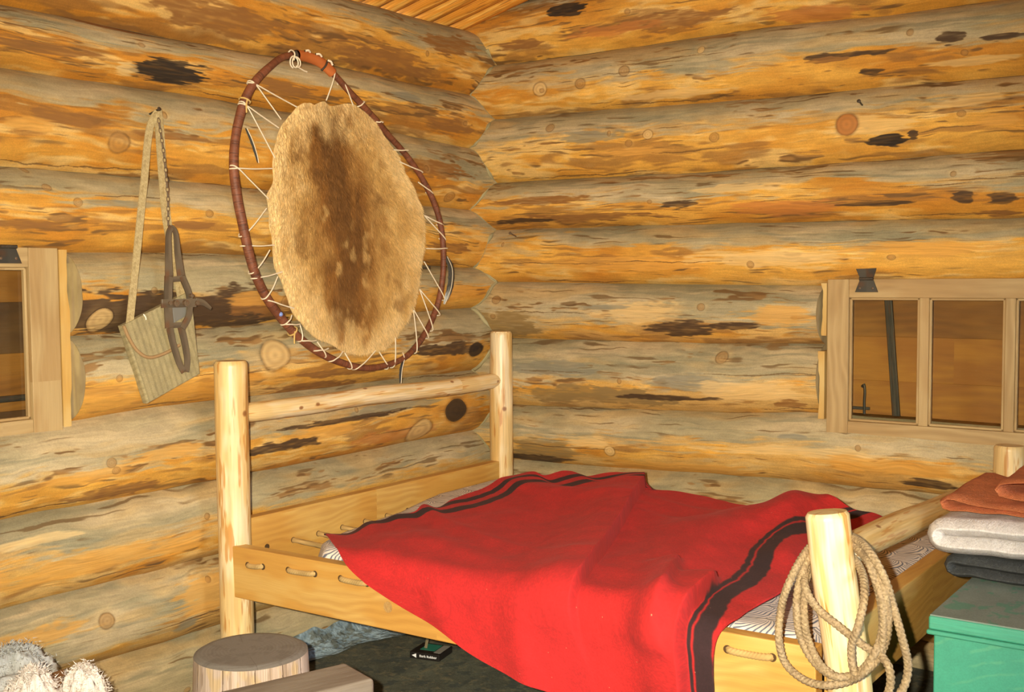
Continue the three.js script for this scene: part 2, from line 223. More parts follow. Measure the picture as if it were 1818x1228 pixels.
function logEndGeometry(side, tabs, i, s, salt, dir) {
  const F = FRAMES[side], pts = [], pos = [], uv = [], idx = [];
  for (let k = 0; k <= 16; k++) { const v = k / 16, a = seamY(tabs, i, s, salt), b = seamY(tabs, i + 1, s, salt); pts.push([lerp(a, b, v), bulge(i, v, s, salt)]); }
  pts.push([pts[16][0], -0.17], [pts[0][0], -0.17]);
  const mid = [(pts[0][0] + pts[16][0]) / 2, -0.04];
  [mid, ...pts].forEach(([y, d]) => { pos.push(...F(s + dir * 0.0005, y, d)); uv.push(d * 2, y * 2); });
  for (let k = 1; k <= pts.length; k++) { const n = k % pts.length + 1; idx.push(0, k, n); }
  const g = new THREE.BufferGeometry();
  g.setAttribute('position', new THREE.Float32BufferAttribute(pos, 3)); g.setAttribute('uv', new THREE.Float32BufferAttribute(uv, 2));
  if ((side === 'left') === (dir > 0)) for (let k = 0; k < idx.length; k += 3) [idx[k + 1], idx[k + 2]] = [idx[k + 2], idx[k + 1]];
  g.setIndex(idx); g.computeVertexNormals();
  return g;
}

// ---- the wood of a log: peeled pine with grey upper patches (weathering plus painted-in shade), bark scraps, knots and checks
const TINT = { brown: [136, 92, 42], dark: [70, 49, 26], black: [40, 29, 17], rust: [178, 110, 48], honey: [206, 150, 66], cream: [216, 180, 118], pale: [214, 184, 128], slate: [128, 124, 106], umber: [138, 112, 66] };
function logTexture(seed, marks, o) {
  const W = 2048, H = 192, o1 = seed * 17.31, o2 = seed * 7.77;
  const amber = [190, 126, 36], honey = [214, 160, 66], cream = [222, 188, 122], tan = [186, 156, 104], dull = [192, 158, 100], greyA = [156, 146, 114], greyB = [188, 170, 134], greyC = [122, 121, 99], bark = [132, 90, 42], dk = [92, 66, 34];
  const c2 = [0, 0, 0];
  const knots = marks.filter((m) => m[4][0] === 'k' && m[4].length === 2), blots = marks.filter((m) => TINT[m[4]]);
  for (let k = 0; k < 2; k++) knots.push([TEX_START + TEX_LEN * ((k + 0.2 + 0.6 * TAB[(seed * 31 + k * 7) & 65535]) / 2), 0.3 + 0.5 * TAB[(seed * 57 + k * 13) & 65535], 0.008 + 0.008 * TAB[(seed * 71 + k) & 65535], 0.04, 'kn']);
  const cracks = Array.from({ length: 4 }, (_, k) => [TAB[(seed * 91 + k * 3) & 65535] * TEX_LEN, k < 2 ? 0.03 + 0.94 * k + 0.02 * TAB[seed + k] : 0.25 + 0.5 * TAB[(seed * 37 + k * 5) & 65535], 0.25 + 0.6 * TAB[(seed * 11 + k * 9) & 65535]]);
  return paint(W, H, (px, py, c) => {
    const s = px / W * TEX_LEN, v = py / H, sw = s + TEX_START;
    const w1 = fbm(s * 2.3 + o1, v * 2.4 + o2), w2 = fbm(s * 9 + o2, v * 6 + o1), wv = v + 0.16 * (w1 - 0.5) + 0.05 * (w2 - 0.5), ws = s + 0.10 * (w1 - 0.5);
    const g1 = vn(ws * 5 + o1, wv * 62 + o2), g2 = vn(ws * 22 + o2, wv * 120 + o1), grain = 0.5 * g1 + 0.5 * g2, mott = fbm(s * 16 + o2, v * 10 + o1);
    let hgt = 120 + 30 * (grain - 0.5) + 40 * (mott - 0.5);
    c[0] = amber[0]; c[1] = amber[1]; c[2] = amber[2];
    mix3(c, honey, clamp(fbm(s * 2.2 + o2, v * 2.6 + 40 + o1) * 3.2 - 1.1 + o.light));
    mix3(c, cream, 0.7 * sst(0.52, 0.7, 0.8 * fbm(s * 3.2 + o1 + 9, wv * 5 + o2) + 0.2 * vn(s * 18, wv * 30)));
    mix3(c, dull, (o.dull ?? 0) * sst(0.3, 0.6, fbm(s * 2.4 + 90 + o2, wv * 5 + o1)));
    // brown scraped stain
    mix3(c, bark, 0.55 * sst(0.55, 0.66, 0.75 * fbm(s * 2.6 + o2 + 70, wv * 5 + o1) + 0.25 * vn(s * 13, wv * 34 + o1) + o.brown * 0.6));
    // tan transition, then upper grey: weathering mixed with shade painted into the colour, ragged outlines
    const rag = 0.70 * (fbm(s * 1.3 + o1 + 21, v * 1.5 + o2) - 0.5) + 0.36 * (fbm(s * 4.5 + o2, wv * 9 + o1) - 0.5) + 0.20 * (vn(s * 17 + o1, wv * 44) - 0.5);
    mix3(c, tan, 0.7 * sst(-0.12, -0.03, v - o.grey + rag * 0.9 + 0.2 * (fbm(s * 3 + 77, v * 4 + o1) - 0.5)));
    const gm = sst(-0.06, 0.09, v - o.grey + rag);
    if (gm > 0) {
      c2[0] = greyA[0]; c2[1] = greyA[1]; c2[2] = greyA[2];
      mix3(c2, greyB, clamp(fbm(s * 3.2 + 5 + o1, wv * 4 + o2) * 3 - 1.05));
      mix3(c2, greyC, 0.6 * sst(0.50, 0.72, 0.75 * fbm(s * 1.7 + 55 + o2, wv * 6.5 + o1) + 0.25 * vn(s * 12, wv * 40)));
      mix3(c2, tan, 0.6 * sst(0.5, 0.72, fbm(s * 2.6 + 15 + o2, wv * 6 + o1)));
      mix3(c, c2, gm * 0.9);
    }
    const k1 = 0.90 + 0.15 * grain + 0.14 * (mott - 0.5) + 0.11 * (vn(px / 1.7, py / 1.1 + o1) - 0.5); c[0] *= k1; c[1] *= k1; c[2] *= k1;
    // bark scraps left on by the drawknife
    const bm = sst(0.60, 0.66, 0.62 * fbm(s * 2.1 + o1 + 31, wv * 3.8 + o2) + 0.22 * vn(s * 9 + o2, wv * 20) + 0.16 * vn(s * 26, wv * 54 + o1) + o.brown - 0.03);
    if (bm > 0) { mix3(c, bark, bm * (0.35 + 0.5 * vn(s * 8 + 2, wv * 20))); mix3(c, dk, bm * 0.6 * sst(0.45, 0.7, vn(s * 14 + 6, wv * 36))); hgt += 30 * bm * vn(s * 20, v * 30); }
    // slivers
    const sm = sst(0.80, 0.90, vn(ws * 7 + o2 + 3, wv * 42 + o1)) * sst(0.44, 0.56, fbm(s * 2.7 + 8 + o1, v * 3 + 60 + o2));
    if (sm > 0) { mix3(c, dk, sm * 0.62); hgt -= 30 * sm; }
    // the marks of this log
    for (const m of blots) {
      const ds = (sw - m[0]) / m[2], dv = (v - m[1]) / m[3];
      if (ds * ds + dv * dv > 5) continue;
      const d = Math.sqrt(ds * ds + dv * dv) + 1.0 * (fbm(s * 7 + o1, v * 6 + o2) - 0.5) + 0.6 * (vn(s * 14 + o2, v * 36) - 0.5) + 0.3 * (vn(s * 50, v * 70) - 0.5);
      const deep = m[4] === 'black' || m[4] === 'dark' || m[4] === 'umber' || m[4] === 'brown', a = deep ? sst(1.04, 0.82, d) : sst(1.1, 0.7, d);
      if (a <= 0) continue;
      const vary = deep ? sst(0.15, 0.7, 0.5 * vn(s * 10 + 3, v * 30 + o1) + 0.5 * vn(s * 30 + 3, v * 60)) : 1;
      mix3(c, TINT[m[4]], a * (m[4] === 'black' ? 0.75 + 0.25 * vary : deep ? 0.58 + 0.4 * vary : 0.7));
      if (!deep) { const k = 0.93 + 0.14 * grain; c[0] *= k; c[1] *= k; c[2] *= k; }
      hgt += deep ? (m[4] === 'black' ? -70 : -22) * a * vary : 0;
    }
    for (const q of cracks) {
      const u = (s - q[0]) / q[2]; if (u < 0 || u > 1) continue;
      const dv = Math.abs(v - q[1] - 0.05 * (vn(s * 5 + q[0] * 9, 3) - 0.5) - 0.02 * (vn(s * 30, q[1] * 50) - 0.5)), wd = 0.010 * Math.sin(u * Math.PI) * (0.3 + vn(s * 14, q[1] * 20));
      if (dv < wd) { mix3(c, dk, 0.6); hgt -= 60; }
    }
    for (const m of knots) {
      const ds = (sw - m[0]) / m[2], dv = (v - m[1]) / m[3];
      const d = Math.sqrt(ds * ds + dv * dv) * (0.9 + 0.2 * vn(s * 18 + m[0] * 9, v * 6));
      if (d > 2.4) continue;
      const t = m[4];
      if (d < 1) {
        mix3(c, t === 'kd' ? TINT.black : t === 'kh' ? TINT.cream : t === 'kr' ? TINT.rust : [170, 126, 70], t === 'kn' ? 0.5 : 0.85);
        const ring = 0.5 + 0.5 * Math.cos(d * 11); mix3(c, dk, 0.16 * ring);
        hgt += t === 'kd' ? -70 * (1 - d) : 60 * Math.sqrt(1 - d);
      }
      const rim = Math.exp(-((d - 1) ** 2) / 0.02) * (0.35 + 0.65 * vn(s * 60, v * 30 + 4)); mix3(c, dk, 0.5 * rim); hgt -= 30 * rim;
      if (d > 1.12) mix3(c, TINT.cream, 0.35 * sst(2.3, 1.25, d) * vn(s * 22, v * 14));
    }
    c[3] = hgt;
  }, THREE.MirroredRepeatWrapping, THREE.ClampToEdgeWrapping);
}
function marksFor(all, tabs, i, salt) {
  return all.map(([s, y, ls, ly, t]) => { const a = seamY(tabs, i, s, salt), b = seamY(tabs, i + 1, s, salt); return [s, (y - a) / (b - a), ls, ly / (b - a), t]; }).filter((m) => m[1] > -0.02 && m[1] < 1.02);
}
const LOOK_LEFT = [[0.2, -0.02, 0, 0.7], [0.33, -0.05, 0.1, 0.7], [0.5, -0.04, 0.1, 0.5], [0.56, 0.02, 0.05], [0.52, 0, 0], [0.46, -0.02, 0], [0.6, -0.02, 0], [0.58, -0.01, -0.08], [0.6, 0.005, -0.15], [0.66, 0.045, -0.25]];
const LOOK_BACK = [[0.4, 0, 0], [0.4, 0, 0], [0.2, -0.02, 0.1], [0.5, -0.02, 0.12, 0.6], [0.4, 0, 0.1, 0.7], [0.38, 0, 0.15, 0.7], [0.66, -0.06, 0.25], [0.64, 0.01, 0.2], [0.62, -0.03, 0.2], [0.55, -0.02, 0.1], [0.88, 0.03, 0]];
const endGrain = texMat(paint(256, 256, (x, y, c) => {
  const r = fbm(x / 18, y / 30), l = vn(x / 5, y / 60); c[0] = 168 + 40 * (r - 0.5) + 18 * (l - 0.5); c[1] = 150 + 40 * (r - 0.5) + 18 * (l - 0.5); c[2] = 108 + 36 * (r - 0.5); c[3] = 120 + 60 * (l - 0.5);
}), 0.002, { roughness: 0.95 });
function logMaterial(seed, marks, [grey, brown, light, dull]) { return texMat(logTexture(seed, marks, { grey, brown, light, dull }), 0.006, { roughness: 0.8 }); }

const wallLeft = thing('wall_left', 'log wall of stacked peeled logs behind the hanging pelt hoop', 'wall', [0, 0, 0], null, 'structure');
const wallBack = thing('wall_back', 'log wall of stacked peeled logs behind the bed, with the three-pane window', 'wall', [0, 0, 0], null, 'structure');
const wallRight = thing('wall_right', 'log wall with the open doorway that lets in daylight', 'wall', [0, 0, 0], null, 'structure');
const wallFront = thing('wall_front', 'plain log wall behind the photographer', 'wall', [0, 0, 0], null, 'structure');

const leftMats = [];
for (let i = 0; i < 10; i++) {
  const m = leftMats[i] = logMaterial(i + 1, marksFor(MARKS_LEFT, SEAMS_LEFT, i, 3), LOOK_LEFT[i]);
  const spans = i === 4 || i === 5 ? [[-0.3, 2.168], [3.46, ROOM_Z + 0.2]] : [[-0.3, ROOM_Z + 0.2]];
  for (const [a, b] of spans) {
    const cut = Math.min(b, 2.8), lg = mesh('log', logGeometry('left', SEAMS_LEFT, i, a, b, 3, a < 1), m, wallLeft);
    if (spans.length > 1 && a < 1) mesh('log_end', logEndGeometry('left', SEAMS_LEFT, i, b, 3, 1), endGrain, lg);
  }
}
const backMats = [];
for (let i = 0; i < 14; i++) {
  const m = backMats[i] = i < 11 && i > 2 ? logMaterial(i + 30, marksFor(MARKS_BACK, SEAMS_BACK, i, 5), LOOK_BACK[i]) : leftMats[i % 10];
  const spans = i === 4 || i === 5 ? [[-0.3, 1.655], [3.02, ROOM_X + 0.2]] : [[-0.3, ROOM_X + 0.2]];
  for (const [a, b] of spans) {
    const lg = mesh('log', logGeometry('back', SEAMS_BACK, i, a, b, 5, a < 1), m, wallBack);
    if (spans.length > 1 && a < 1) mesh('log_end', logEndGeometry('back', SEAMS_BACK, i, b, 5, 1), endGrain, lg);
  }
}
const DOOR = [2.3, 3.4, 2.06];                              // doorway in the right wall: z from, z to, height
for (let i = 0; i < 10; i++) {
  const spans = i < 8 ? [[-0.2, DOOR[0]], [DOOR[1], ROOM_Z + 0.2]] : [[-0.2, ROOM_Z + 0.2]];
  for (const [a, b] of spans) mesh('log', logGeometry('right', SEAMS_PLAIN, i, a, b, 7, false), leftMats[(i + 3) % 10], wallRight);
}
for (let i = 0; i < 13; i++) {
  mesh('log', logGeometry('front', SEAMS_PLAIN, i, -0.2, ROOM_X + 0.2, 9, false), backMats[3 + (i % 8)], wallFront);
}
// rope-like caulking pressed into the corner where the two walls are notched together
{
  const depth = (tabs, y, s, salt) => { for (let i = 0; i < tabs.length - 1; i++) { const a = seamY(tabs, i, s, salt), b = seamY(tabs, i + 1, s, salt); if (y >= a && y < b) return bulge(i, (y - a) / (b - a), s, salt); } return 0; };
  const p = [];
  for (let y = 0.02; y < 2.5; y += 0.012) p.push(V3(depth(SEAMS_LEFT, y, 0.06, 3) + 0.002, y, depth(SEAMS_BACK, y, 0.06, 5) + 0.002));
  const g = tube(p, (t) => 0.001 + 0.011 * sst(0.25, 0.9, vn(t * 70, 4)), 420, 7, false, (a, s) => 0.75 + 0.5 * vn(a * 1.5 + s * 60, s * 40));
  const caulk = texMat(paint(128, 128, (x, y, c) => { const n = fbm(x / 9, y / 9); c[0] = 150 + 70 * (n - 0.5); c[1] = 140 + 70 * (n - 0.5); c[2] = 104 + 60 * (n - 0.5); }, undefined, undefined, false), 0, { roughness: 1 });
  tag(mesh('trim_1', g, caulk, scene, 'structure'), 'ragged pale caulking in the zigzag corner between the log walls', 'caulking', null, 'structure');
}

// ---------------------------------------------------------------- floor, ground, roof
const floorTex = paint(1024, 1024, (x, y, c) => {
  const n = fbm(x / 60, y / 60), f = vn(x / 3, y / 3), m = fbm(x / 17 + 9, y / 17);
  const k = 0.8 + 0.4 * n + 0.25 * (f - 0.5);
  c[0] = 84 * k; c[1] = 86 * k; c[2] = 72 * k;
  mix3(c, [122, 112, 84], 0.6 * sst(0.56, 0.72, m)); mix3(c, [54, 62, 60], 0.6 * sst(0.58, 0.7, fbm(x / 30 + 40, y / 30)));
  if (TAB[(x * 7 + y * 1031) & 65535] > 0.9985) mix3(c, [190, 170, 120], 0.8);
  c[3] = 100 + 90 * m + 40 * f;
});
floorTex.map.repeat.set(0.7, 0.7); floorTex.bump.repeat.set(0.7, 0.7);
{
  const g = new THREE.BoxGeometry(ROOM_X + 0.4, 0.12, ROOM_Z + 0.4), uv = g.attributes.uv, p = g.attributes.position;
  for (let i = 0; i < uv.count; i++) uv.setXY(i, p.getX(i), p.getZ(i));
  g.translate(ROOM_X / 2, -0.06, ROOM_Z / 2);
  tag(mesh('floor', g, texMat(floorTex, 0.004, { roughness: 0.9 }), scene), 'dark grey packed dirt floor under the bed', 'floor', null, 'structure');
  const gr = new THREE.BoxGeometry(14, 0.1, 24).translate(ROOM_X + 7.25, -0.15, 3);
  tag(mesh('ground', gr, mat({ color: 0x8a7c5c }), scene), 'bare ground outside the doorway', 'ground', null, 'structure');
}
const ROOF_Y = 2.60, PITCH = 0.235;
{
  const ceiling = thing('ceiling', 'sloping roof of peeled poles laid side by side above the logs', 'ceiling', [0, 0, 0], null, 'structure');
  const poleMats = [0, 1].map((k) => texMat(paint(256, 256, (x, y, c) => {
    const g = vn(x / 40, y / 3 + k * 30), n = fbm(x / 50 + k * 9, y / 14);
    c[0] = 214; c[1] = 142; c[2] = 46; mix3(c, [234, 178, 84], sst(0.45, 0.7, n)); mix3(c, [150, 92, 34], 0.7 * sst(0.62, 0.75, fbm(x / 30, y / 6 + 50 + k)));
    const f = 0.9 + 0.2 * g; c[0] *= f; c[1] *= f; c[2] *= f; c[3] = 120 + 60 * (g - 0.5);
  }), 0.003, { roughness: 0.7 }));
  const half = ROOM_X / 2, L = Math.hypot(half + 0.35, (half + 0.35) * PITCH);
  for (let k = 0, z = 0.085; z < ROOM_Z + 0.1; k++, z += 0.113) {
    for (const e of [0, 1]) {
      if (e && k % 1) continue;
      const r = 0.047 + 0.012 * TAB[(k * 17 + e) & 65535], x0 = -0.12, y0 = ROOF_Y + r + (x0) * PITCH + 0.008 * TAB[k * 5];
      const sk = 0.03 * (TAB[k * 9 + 3] - 0.5), sx = (x) => e ? ROOM_X - x : x;
      const p = [V3(sx(x0), y0, z), V3(sx(half * 0.5), y0 + (half * 0.5 - x0) * PITCH + 0.01 * (TAB[k] - 0.5), z + sk * 0.5), V3(sx(half), y0 + (half - x0) * PITCH, z + sk)];
      mesh('pole', tube(p, (t) => r * (1 - 0.06 * t), 14, 10), poleMats[k % 2], ceiling);
    }
  }
  for (const e of [-1, 1]) {
    const g = new THREE.BoxGeometry(L, 0.06, ROOM_Z + 0.5);
    g.rotateZ(-e * Math.atan(PITCH)).translate(half + e * (half / 2 + 0.15), ROOF_Y + 0.145 + (half / 2 - 0.15) * PITCH, ROOM_Z / 2);
    mesh('roof_deck', g, mat({ color: 0x6b5333 }), ceiling);
  }
}
// ---------------------------------------------------------------- sawn wood
const pineTex = (seed, a, b, dark, relief) => paint(1024, 512, (x, y, c) => {            // grain along u, 1.2 m x 0.6 m
  const s = x / 1024 * 6, t = y / 512 * 0.6 + 0.03 * (fbm(s * 0.6 + seed, y / 150) - 0.5);
  const rings = 0.5 + 0.5 * Math.sin(t * 220 + 6 * fbm(s * 0.5 + seed, t * 6) * 3), g = vn(s * 3 + seed, t * 420), n = fbm(s * 0.7 + seed * 3, t * 12);
  c[0] = a[0]; c[1] = a[1]; c[2] = a[2];
  mix3(c, b, sst(0.35, 0.65, n)); mix3(c, dark, 0.26 * rings * sst(0.3, 0.7, fbm(s * 0.8 + 3, t * 9 + seed)) + 0.12 * g);
  c[3] = 128 - 36 * rings + 30 * (g - 0.5);
}, undefined, undefined, relief);
let pineBump = null;
function pine(seed, a, b, dark, o = {}) { const t = pineTex(seed, a, b, dark, !pineBump); pineBump ??= t.bump; t.bump = pineBump; for (const q of [t.map, t.bump]) q.repeat.set(1 / 1.2, 1 / 0.6); return texMat(t, 0.0016, { roughness: 0.7, ...o }); }
const boardPine = pine(3, [212, 172, 98], [202, 152, 74], [160, 106, 48], { roughness: 0.55 });
const sashPine = pine(11, [182, 154, 106], [170, 138, 90], [126, 96, 58]);
const trimPine = pine(17, [204, 172, 108], [194, 152, 80], [150, 108, 56]);
const greyWood = pine(23, [138, 128, 114], [120, 108, 94], [78, 64, 50], { roughness: 0.9 });
const ironMat = texMat(paint(128, 128, (x, y, c) => { const n = fbm(x / 14, y / 14); c[0] = 74 + 60 * (n - 0.5); c[1] = 70 + 50 * (n - 0.5); c[2] = 62 + 40 * (n - 0.5); mix3(c, [104, 66, 40], 0.6 * sst(0.55, 0.7, fbm(x / 9 + 40, y / 9))); }, undefined, undefined, false), 0, { roughness: 0.6, metalness: 0.55 });
const steelMat = texMat(paint(128, 128, (x, y, c) => { const n = fbm(x / 10, y / 22); c[0] = 104 + 50 * (n - 0.5); c[1] = 90 + 46 * (n - 0.5); c[2] = 72 + 40 * (n - 0.5); mix3(c, [112, 72, 44], 0.7 * sst(0.5, 0.66, fbm(x / 12 + 9, y / 12))); }, undefined, undefined, false), 0, { roughness: 0.55, metalness: 0.15 });
const glassMat = new THREE.MeshPhysicalMaterial({ color: 0xf4f6ee, roughness: 0.03, transmission: 1, thickness: 0, ior: 1.5 });

// ---------------------------------------------------------------- windows
// frame: origin at lower left sash corner as seen from the room, local x along the wall, y up, z into the room
function windowUnit(name, label, pos, turn, W, H, bottom, top, stile, cols, hinges) {
  const g = thing(name, label, 'window', pos, null, 'structure'); g.rotation.y = turn;
  const D = 0.04, put = (n, w, h, x, y, z = 0, m = sashPine, d = D, r = 0.003, parent = g) => mesh(n, plank(w, h, d, r).translate(x, y, z), m, parent);
  put('stile', stile, H, stile / 2, H / 2); put('stile', stile, H, W - stile / 2, H / 2);
  const iw = W - 2 * stile;
  put('bottom_rail', iw, bottom, W / 2, bottom / 2, -0.001); put('top_rail', iw, top, W / 2, H - top / 2, -0.001);
  const mw = 0.034, pw = (iw - mw * (cols - 1)) / cols, ph = H - bottom - top;
  for (let k = 1; k < cols; k++) put('muntin', mw, ph + 0.004, stile + k * pw + (k - 0.5) * mw, bottom + ph / 2, -0.004, sashPine, 0.028);
  for (let k = 0; k < cols; k++) {
    const x0 = stile + k * (pw + mw), cx = x0 + pw / 2, cy = bottom + ph / 2;
    const pane = mesh('pane', new THREE.PlaneGeometry(pw + 0.004, ph + 0.004).translate(cx, cy, -0.012), glassMat, g);
    // moulded stop round the pane
    for (const [w, h, x, y] of [[pw, 0.009, cx, bottom + 0.0045], [pw, 0.009, cx, bottom + ph - 0.0045], [0.009, ph, x0 + 0.0045, cy], [0.009, ph, x0 + pw - 0.0045, cy]])
      mesh('glazing_bead', plank(w, h, 0.016, 0.003).translate(x, y, -0.002), sashPine, pane);
  }
  for (const hx of hinges) {
    const leaf = (up) => { const s = new THREE.Shape([[-0.024, 0], [0.024, 0], [0.042, up * 0.046], [-0.042, up * 0.046]].map((q) => new THREE.Vector2(...q))); return new THREE.ExtrudeGeometry(s, { depth: 0.003, bevelEnabled: true, bevelSize: 0.001, bevelThickness: 0.001, bevelSegments: 1 }); };
    const hg = mesh('hinge', mergeGeometries([leaf(-1).translate(hx, H - 0.002, D / 2), leaf(1).rotateX(0.15).translate(hx, H + 0.004, D / 2)]), ironMat, g);
    mesh('hinge_pin', new THREE.CylinderGeometry(0.006, 0.006, 0.052, 10).rotateZ(Math.PI / 2).translate(hx, H + 0.001, D / 2 + 0.006), ironMat, hg);
    for (const [sx, sy] of [[-0.024, -0.034], [0.024, -0.034], [-0.024, 0.034], [0.024, 0.034]]) mesh('screw', new THREE.SphereGeometry(0.0045, 8, 6).scale(1, 1, 0.5).translate(hx + sx, H + sy, D / 2 + 0.005), steelMat, hg);
  }
  return g;
}
// rough edged casing board that closes the cut log ends; its wavy edge is on the +x side
function casing(h, w, d, wob, mirror = 1) {
  const fine = new THREE.BoxGeometry(w, h, d, 2, 36, 1), q = fine.attributes.position, uv = fine.attributes.uv;
  for (let i = 0; i < q.count; i++) { const y = q.getY(i); uv.setXY(i, y + h, q.getX(i) + q.getZ(i)); if (q.getX(i) * mirror > w * 0.3) q.setX(i, q.getX(i) + mirror * wob * (fbm(y * 11 + h * 7, 2) - 0.5)); }
  fine.computeVertexNormals();
  return fine;
}
{
  const w1 = windowUnit('window_1', 'hinged wooden window sash in the left log wall at the picture edge', [0.0, 0.953, 3.41], Math.PI / 2, 1.2, 0.594, 0.07, 0.06, 0.098, 3, [1.035, 0.15]);
  mesh('casing_board', casing(0.585, 0.03, 0.11, 0.016).translate(1.224, 0.297, -0.045), trimPine, w1);
  mesh('casing_board', casing(0.585, 0.03, 0.11, 0.016, -1).translate(-0.022, 0.297, -0.045), trimPine, w1);
  const w2 = windowUnit('window_2', 'hinged wooden window sash with three panes above the bed', [1.687, 0.837, 0.035], 0, 1.3, 0.595, 0.058, 0.07, 0.082, 4, [0.15, 1.15]);
  mesh('casing_board', casing(0.2, 0.022, 0.08, 0.03, -1).translate(-0.014, 0.48, -0.022), trimPine, w2);
  mesh('casing_board', casing(0.26, 0.024, 0.08, 0.02, -1).translate(-0.02, 0.19, -0.018), trimPine, w2);
  mesh('casing_board', casing(0.6, 0.03, 0.08, 0.01).translate(1.317, 0.3, -0.022), trimPine, w2);
}
// outside shutters closed behind the panes
{
  const wide = [pine(31, [150, 100, 36], [132, 84, 28], [86, 54, 20]), pine(37, [172, 116, 40], [156, 100, 34], [110, 68, 26]), pine(41, [96, 66, 32], [82, 54, 26], [54, 38, 20])];
  const s2 = thing('window_shutter', 'amber plank shutter closed outside the three-pane window', 'shutter', [1.62, 0.8, -0.12]);
  [[0.09, 2], [0.15, 1], [0.17, 1], [0.16, 0], [0.14, 2]].reduce((y, [h, m]) => { mesh('board', plank(1.44, h, 0.03, 0.001).translate(0.72, y + h / 2, 0.002 * m), wide[m], s2); return y + h; }, 0);
  mesh('backing', new THREE.BoxGeometry(1.46, 0.74, 0.02).translate(0.72, 0.36, -0.026), wide[2], s2);
  mesh('iron_bar', box(0.03, 0.66, 0.012, 0.003).rotateZ(0.08).translate(0.27, 0.33, 0.026), ironMat, s2);
  const hk = mesh('latch', tube([V3(0.167, 0.06, 0.03), V3(0.167, 0.16, 0.035), V3(0.170, 0.2, 0.04), V3(0.166, 0.225, 0.04), V3(0.158, 0.215, 0.034)], 0.0055, 24, 8), ironMat, s2);
  mesh('latch_plate', box(0.07, 0.012, 0.008, 0.002).translate(0.15, 0.13, 0.022), ironMat, hk);
  const s1 = thing('window_shutter', 'dark brown plank shutter closed outside the window at the left edge', 'shutter', [-0.12, 0.92, 3.5]); s1.rotation.y = Math.PI / 2;
  [[0.12, 2], [0.18, 0], [0.16, 2], [0.2, 0]].reduce((y, [h, m]) => { mesh('board', plank(1.36, h, 0.03, 0.001).translate(0.68, y + h / 2, 0.002 * m), wide[m], s1); return y + h; }, 0);
  mesh('backing', new THREE.BoxGeometry(1.38, 0.68, 0.02).translate(0.68, 0.34, -0.026), wide[2], s1);
  mesh('iron_bar', box(0.3, 0.02, 0.012, 0.003).translate(1.1, 0.16, 0.026), ironMat, s1);
}
// ---------------------------------------------------------------- the bed
const poleTex = (seed, relief) => paint(512, 512, (x, y, c) => {                    // u runs along the pole (1.2 m), v around
  const s = x / 512, v = y / 512, n = fbm(s * 5 + seed, v * 5), g = vn(s * 14 + seed, v * 70), st = fbm(s * 3 + seed * 2, v * 12);
  c[0] = 218; c[1] = 186; c[2] = 128;
  mix3(c, [228, 206, 164], sst(0.42, 0.66, n)); mix3(c, [204, 158, 86], 0.55 * sst(0.5, 0.66, st)); mix3(c, [178, 112, 44], 0.6 * sst(0.62, 0.74, fbm(s * 9 + seed, v * 20)));
  for (let k = 0; k < 7; k++) {
    const ks = TAB[(seed * 41 + k) & 65535], kv = TAB[(seed * 43 + k * 3) & 65535], d = Math.hypot((s - ks) * 120, (v - kv) * 34);
    if (d < 1.4) { mix3(c, [128, 76, 36], 0.8 * sst(1.4, 0.5, d)); }
  }
  const f = 0.94 + 0.12 * g; c[0] *= f; c[1] *= f; c[2] *= f; c[3] = 120 + 40 * (g - 0.5) + 60 * (n - 0.5);
}, undefined, undefined, relief);
let poleBump = null;
const poleMats = [2, 5, 8].map((k) => { const t = poleTex(k, !poleBump); poleBump ??= t.bump; t.bump = poleBump; for (const q of [t.map, t.bump]) q.repeat.set(1 / 1.2, 1); return texMat(t, 0.0025, { roughness: 0.42, clearcoat: 0.25, clearcoatRoughness: 0.35 }); });
const endMat = pine(53, [206, 168, 104], [190, 146, 84], [130, 90, 44]);
const bed = thing('bed', 'rustic peeled-pole bed with plank rails standing in the log corner', 'bed', [1.25, 0, 0.92]);
// a peeled pole as a post: points from the floor up, radius function, chamfered top
function bedPost(pts, r, m, salt) {
  const n = 110;
  const g = tube(pts.map((p) => V3(...p)), (t) => {
    return r * (1 + 0.06 * (vn(t * 4 + salt, salt) - 0.5)) * (t > 0.99 ? 1 - 0.12 * ((t - 0.99) / 0.01) ** 2 : 1);
  }, n, 28, false, (a, s) => 1 + 0.035 * (vn(Math.cos(a) * 1.4 + 9 + salt, Math.sin(a) * 1.4 + s * 2.2) - 0.5) + 0.012 * (vn(Math.cos(a) * 5 + 30, Math.sin(a) * 5 + s * 9) - 0.5));
  return mesh('post', local(g, bed), m, bed);
}
bedPost([[0.212, 0, 1.694], [0.208, 0.4, 1.694], [0.203, 0.8, 1.692], [0.2, 1.17, 1.69]], 0.0565, poleMats[0], 1);
bedPost([[0.205, 0, 0.135], [0.203, 0.4, 0.135], [0.2, 0.8, 0.133], [0.2, 1.205, 0.13]], 0.052, poleMats[1], 2);
bedPost([[2.36, 0, 1.70], [2.362, 0.3, 1.70], [2.345, 0.52, 1.70], [2.308, 0.75, 1.70], [2.29, 0.895, 1.70]], 0.0505, poleMats[2], 3);
bedPost([[2.363, 0, 0.15], [2.363, 0.4, 0.15], [2.363, 0.862, 0.145]], 0.05, poleMats[0], 4);
function bedRail(pts, r, m, salt, name) {
  const g = tube(pts.map((p) => V3(...p)), (t) => r * (1 + 0.14 * (vn(t * 6 + salt, 3) - 0.5)) * (t < 0.03 || t > 0.97 ? 0.82 : 1), 60, 20, false, (a, s) => 1 + 0.05 * (vn(Math.cos(a) * 1.6 + 9 + salt, Math.sin(a) * 1.6 + s * 2.6) - 0.5));
  return mesh(name, local(g, bed), m, bed);
}
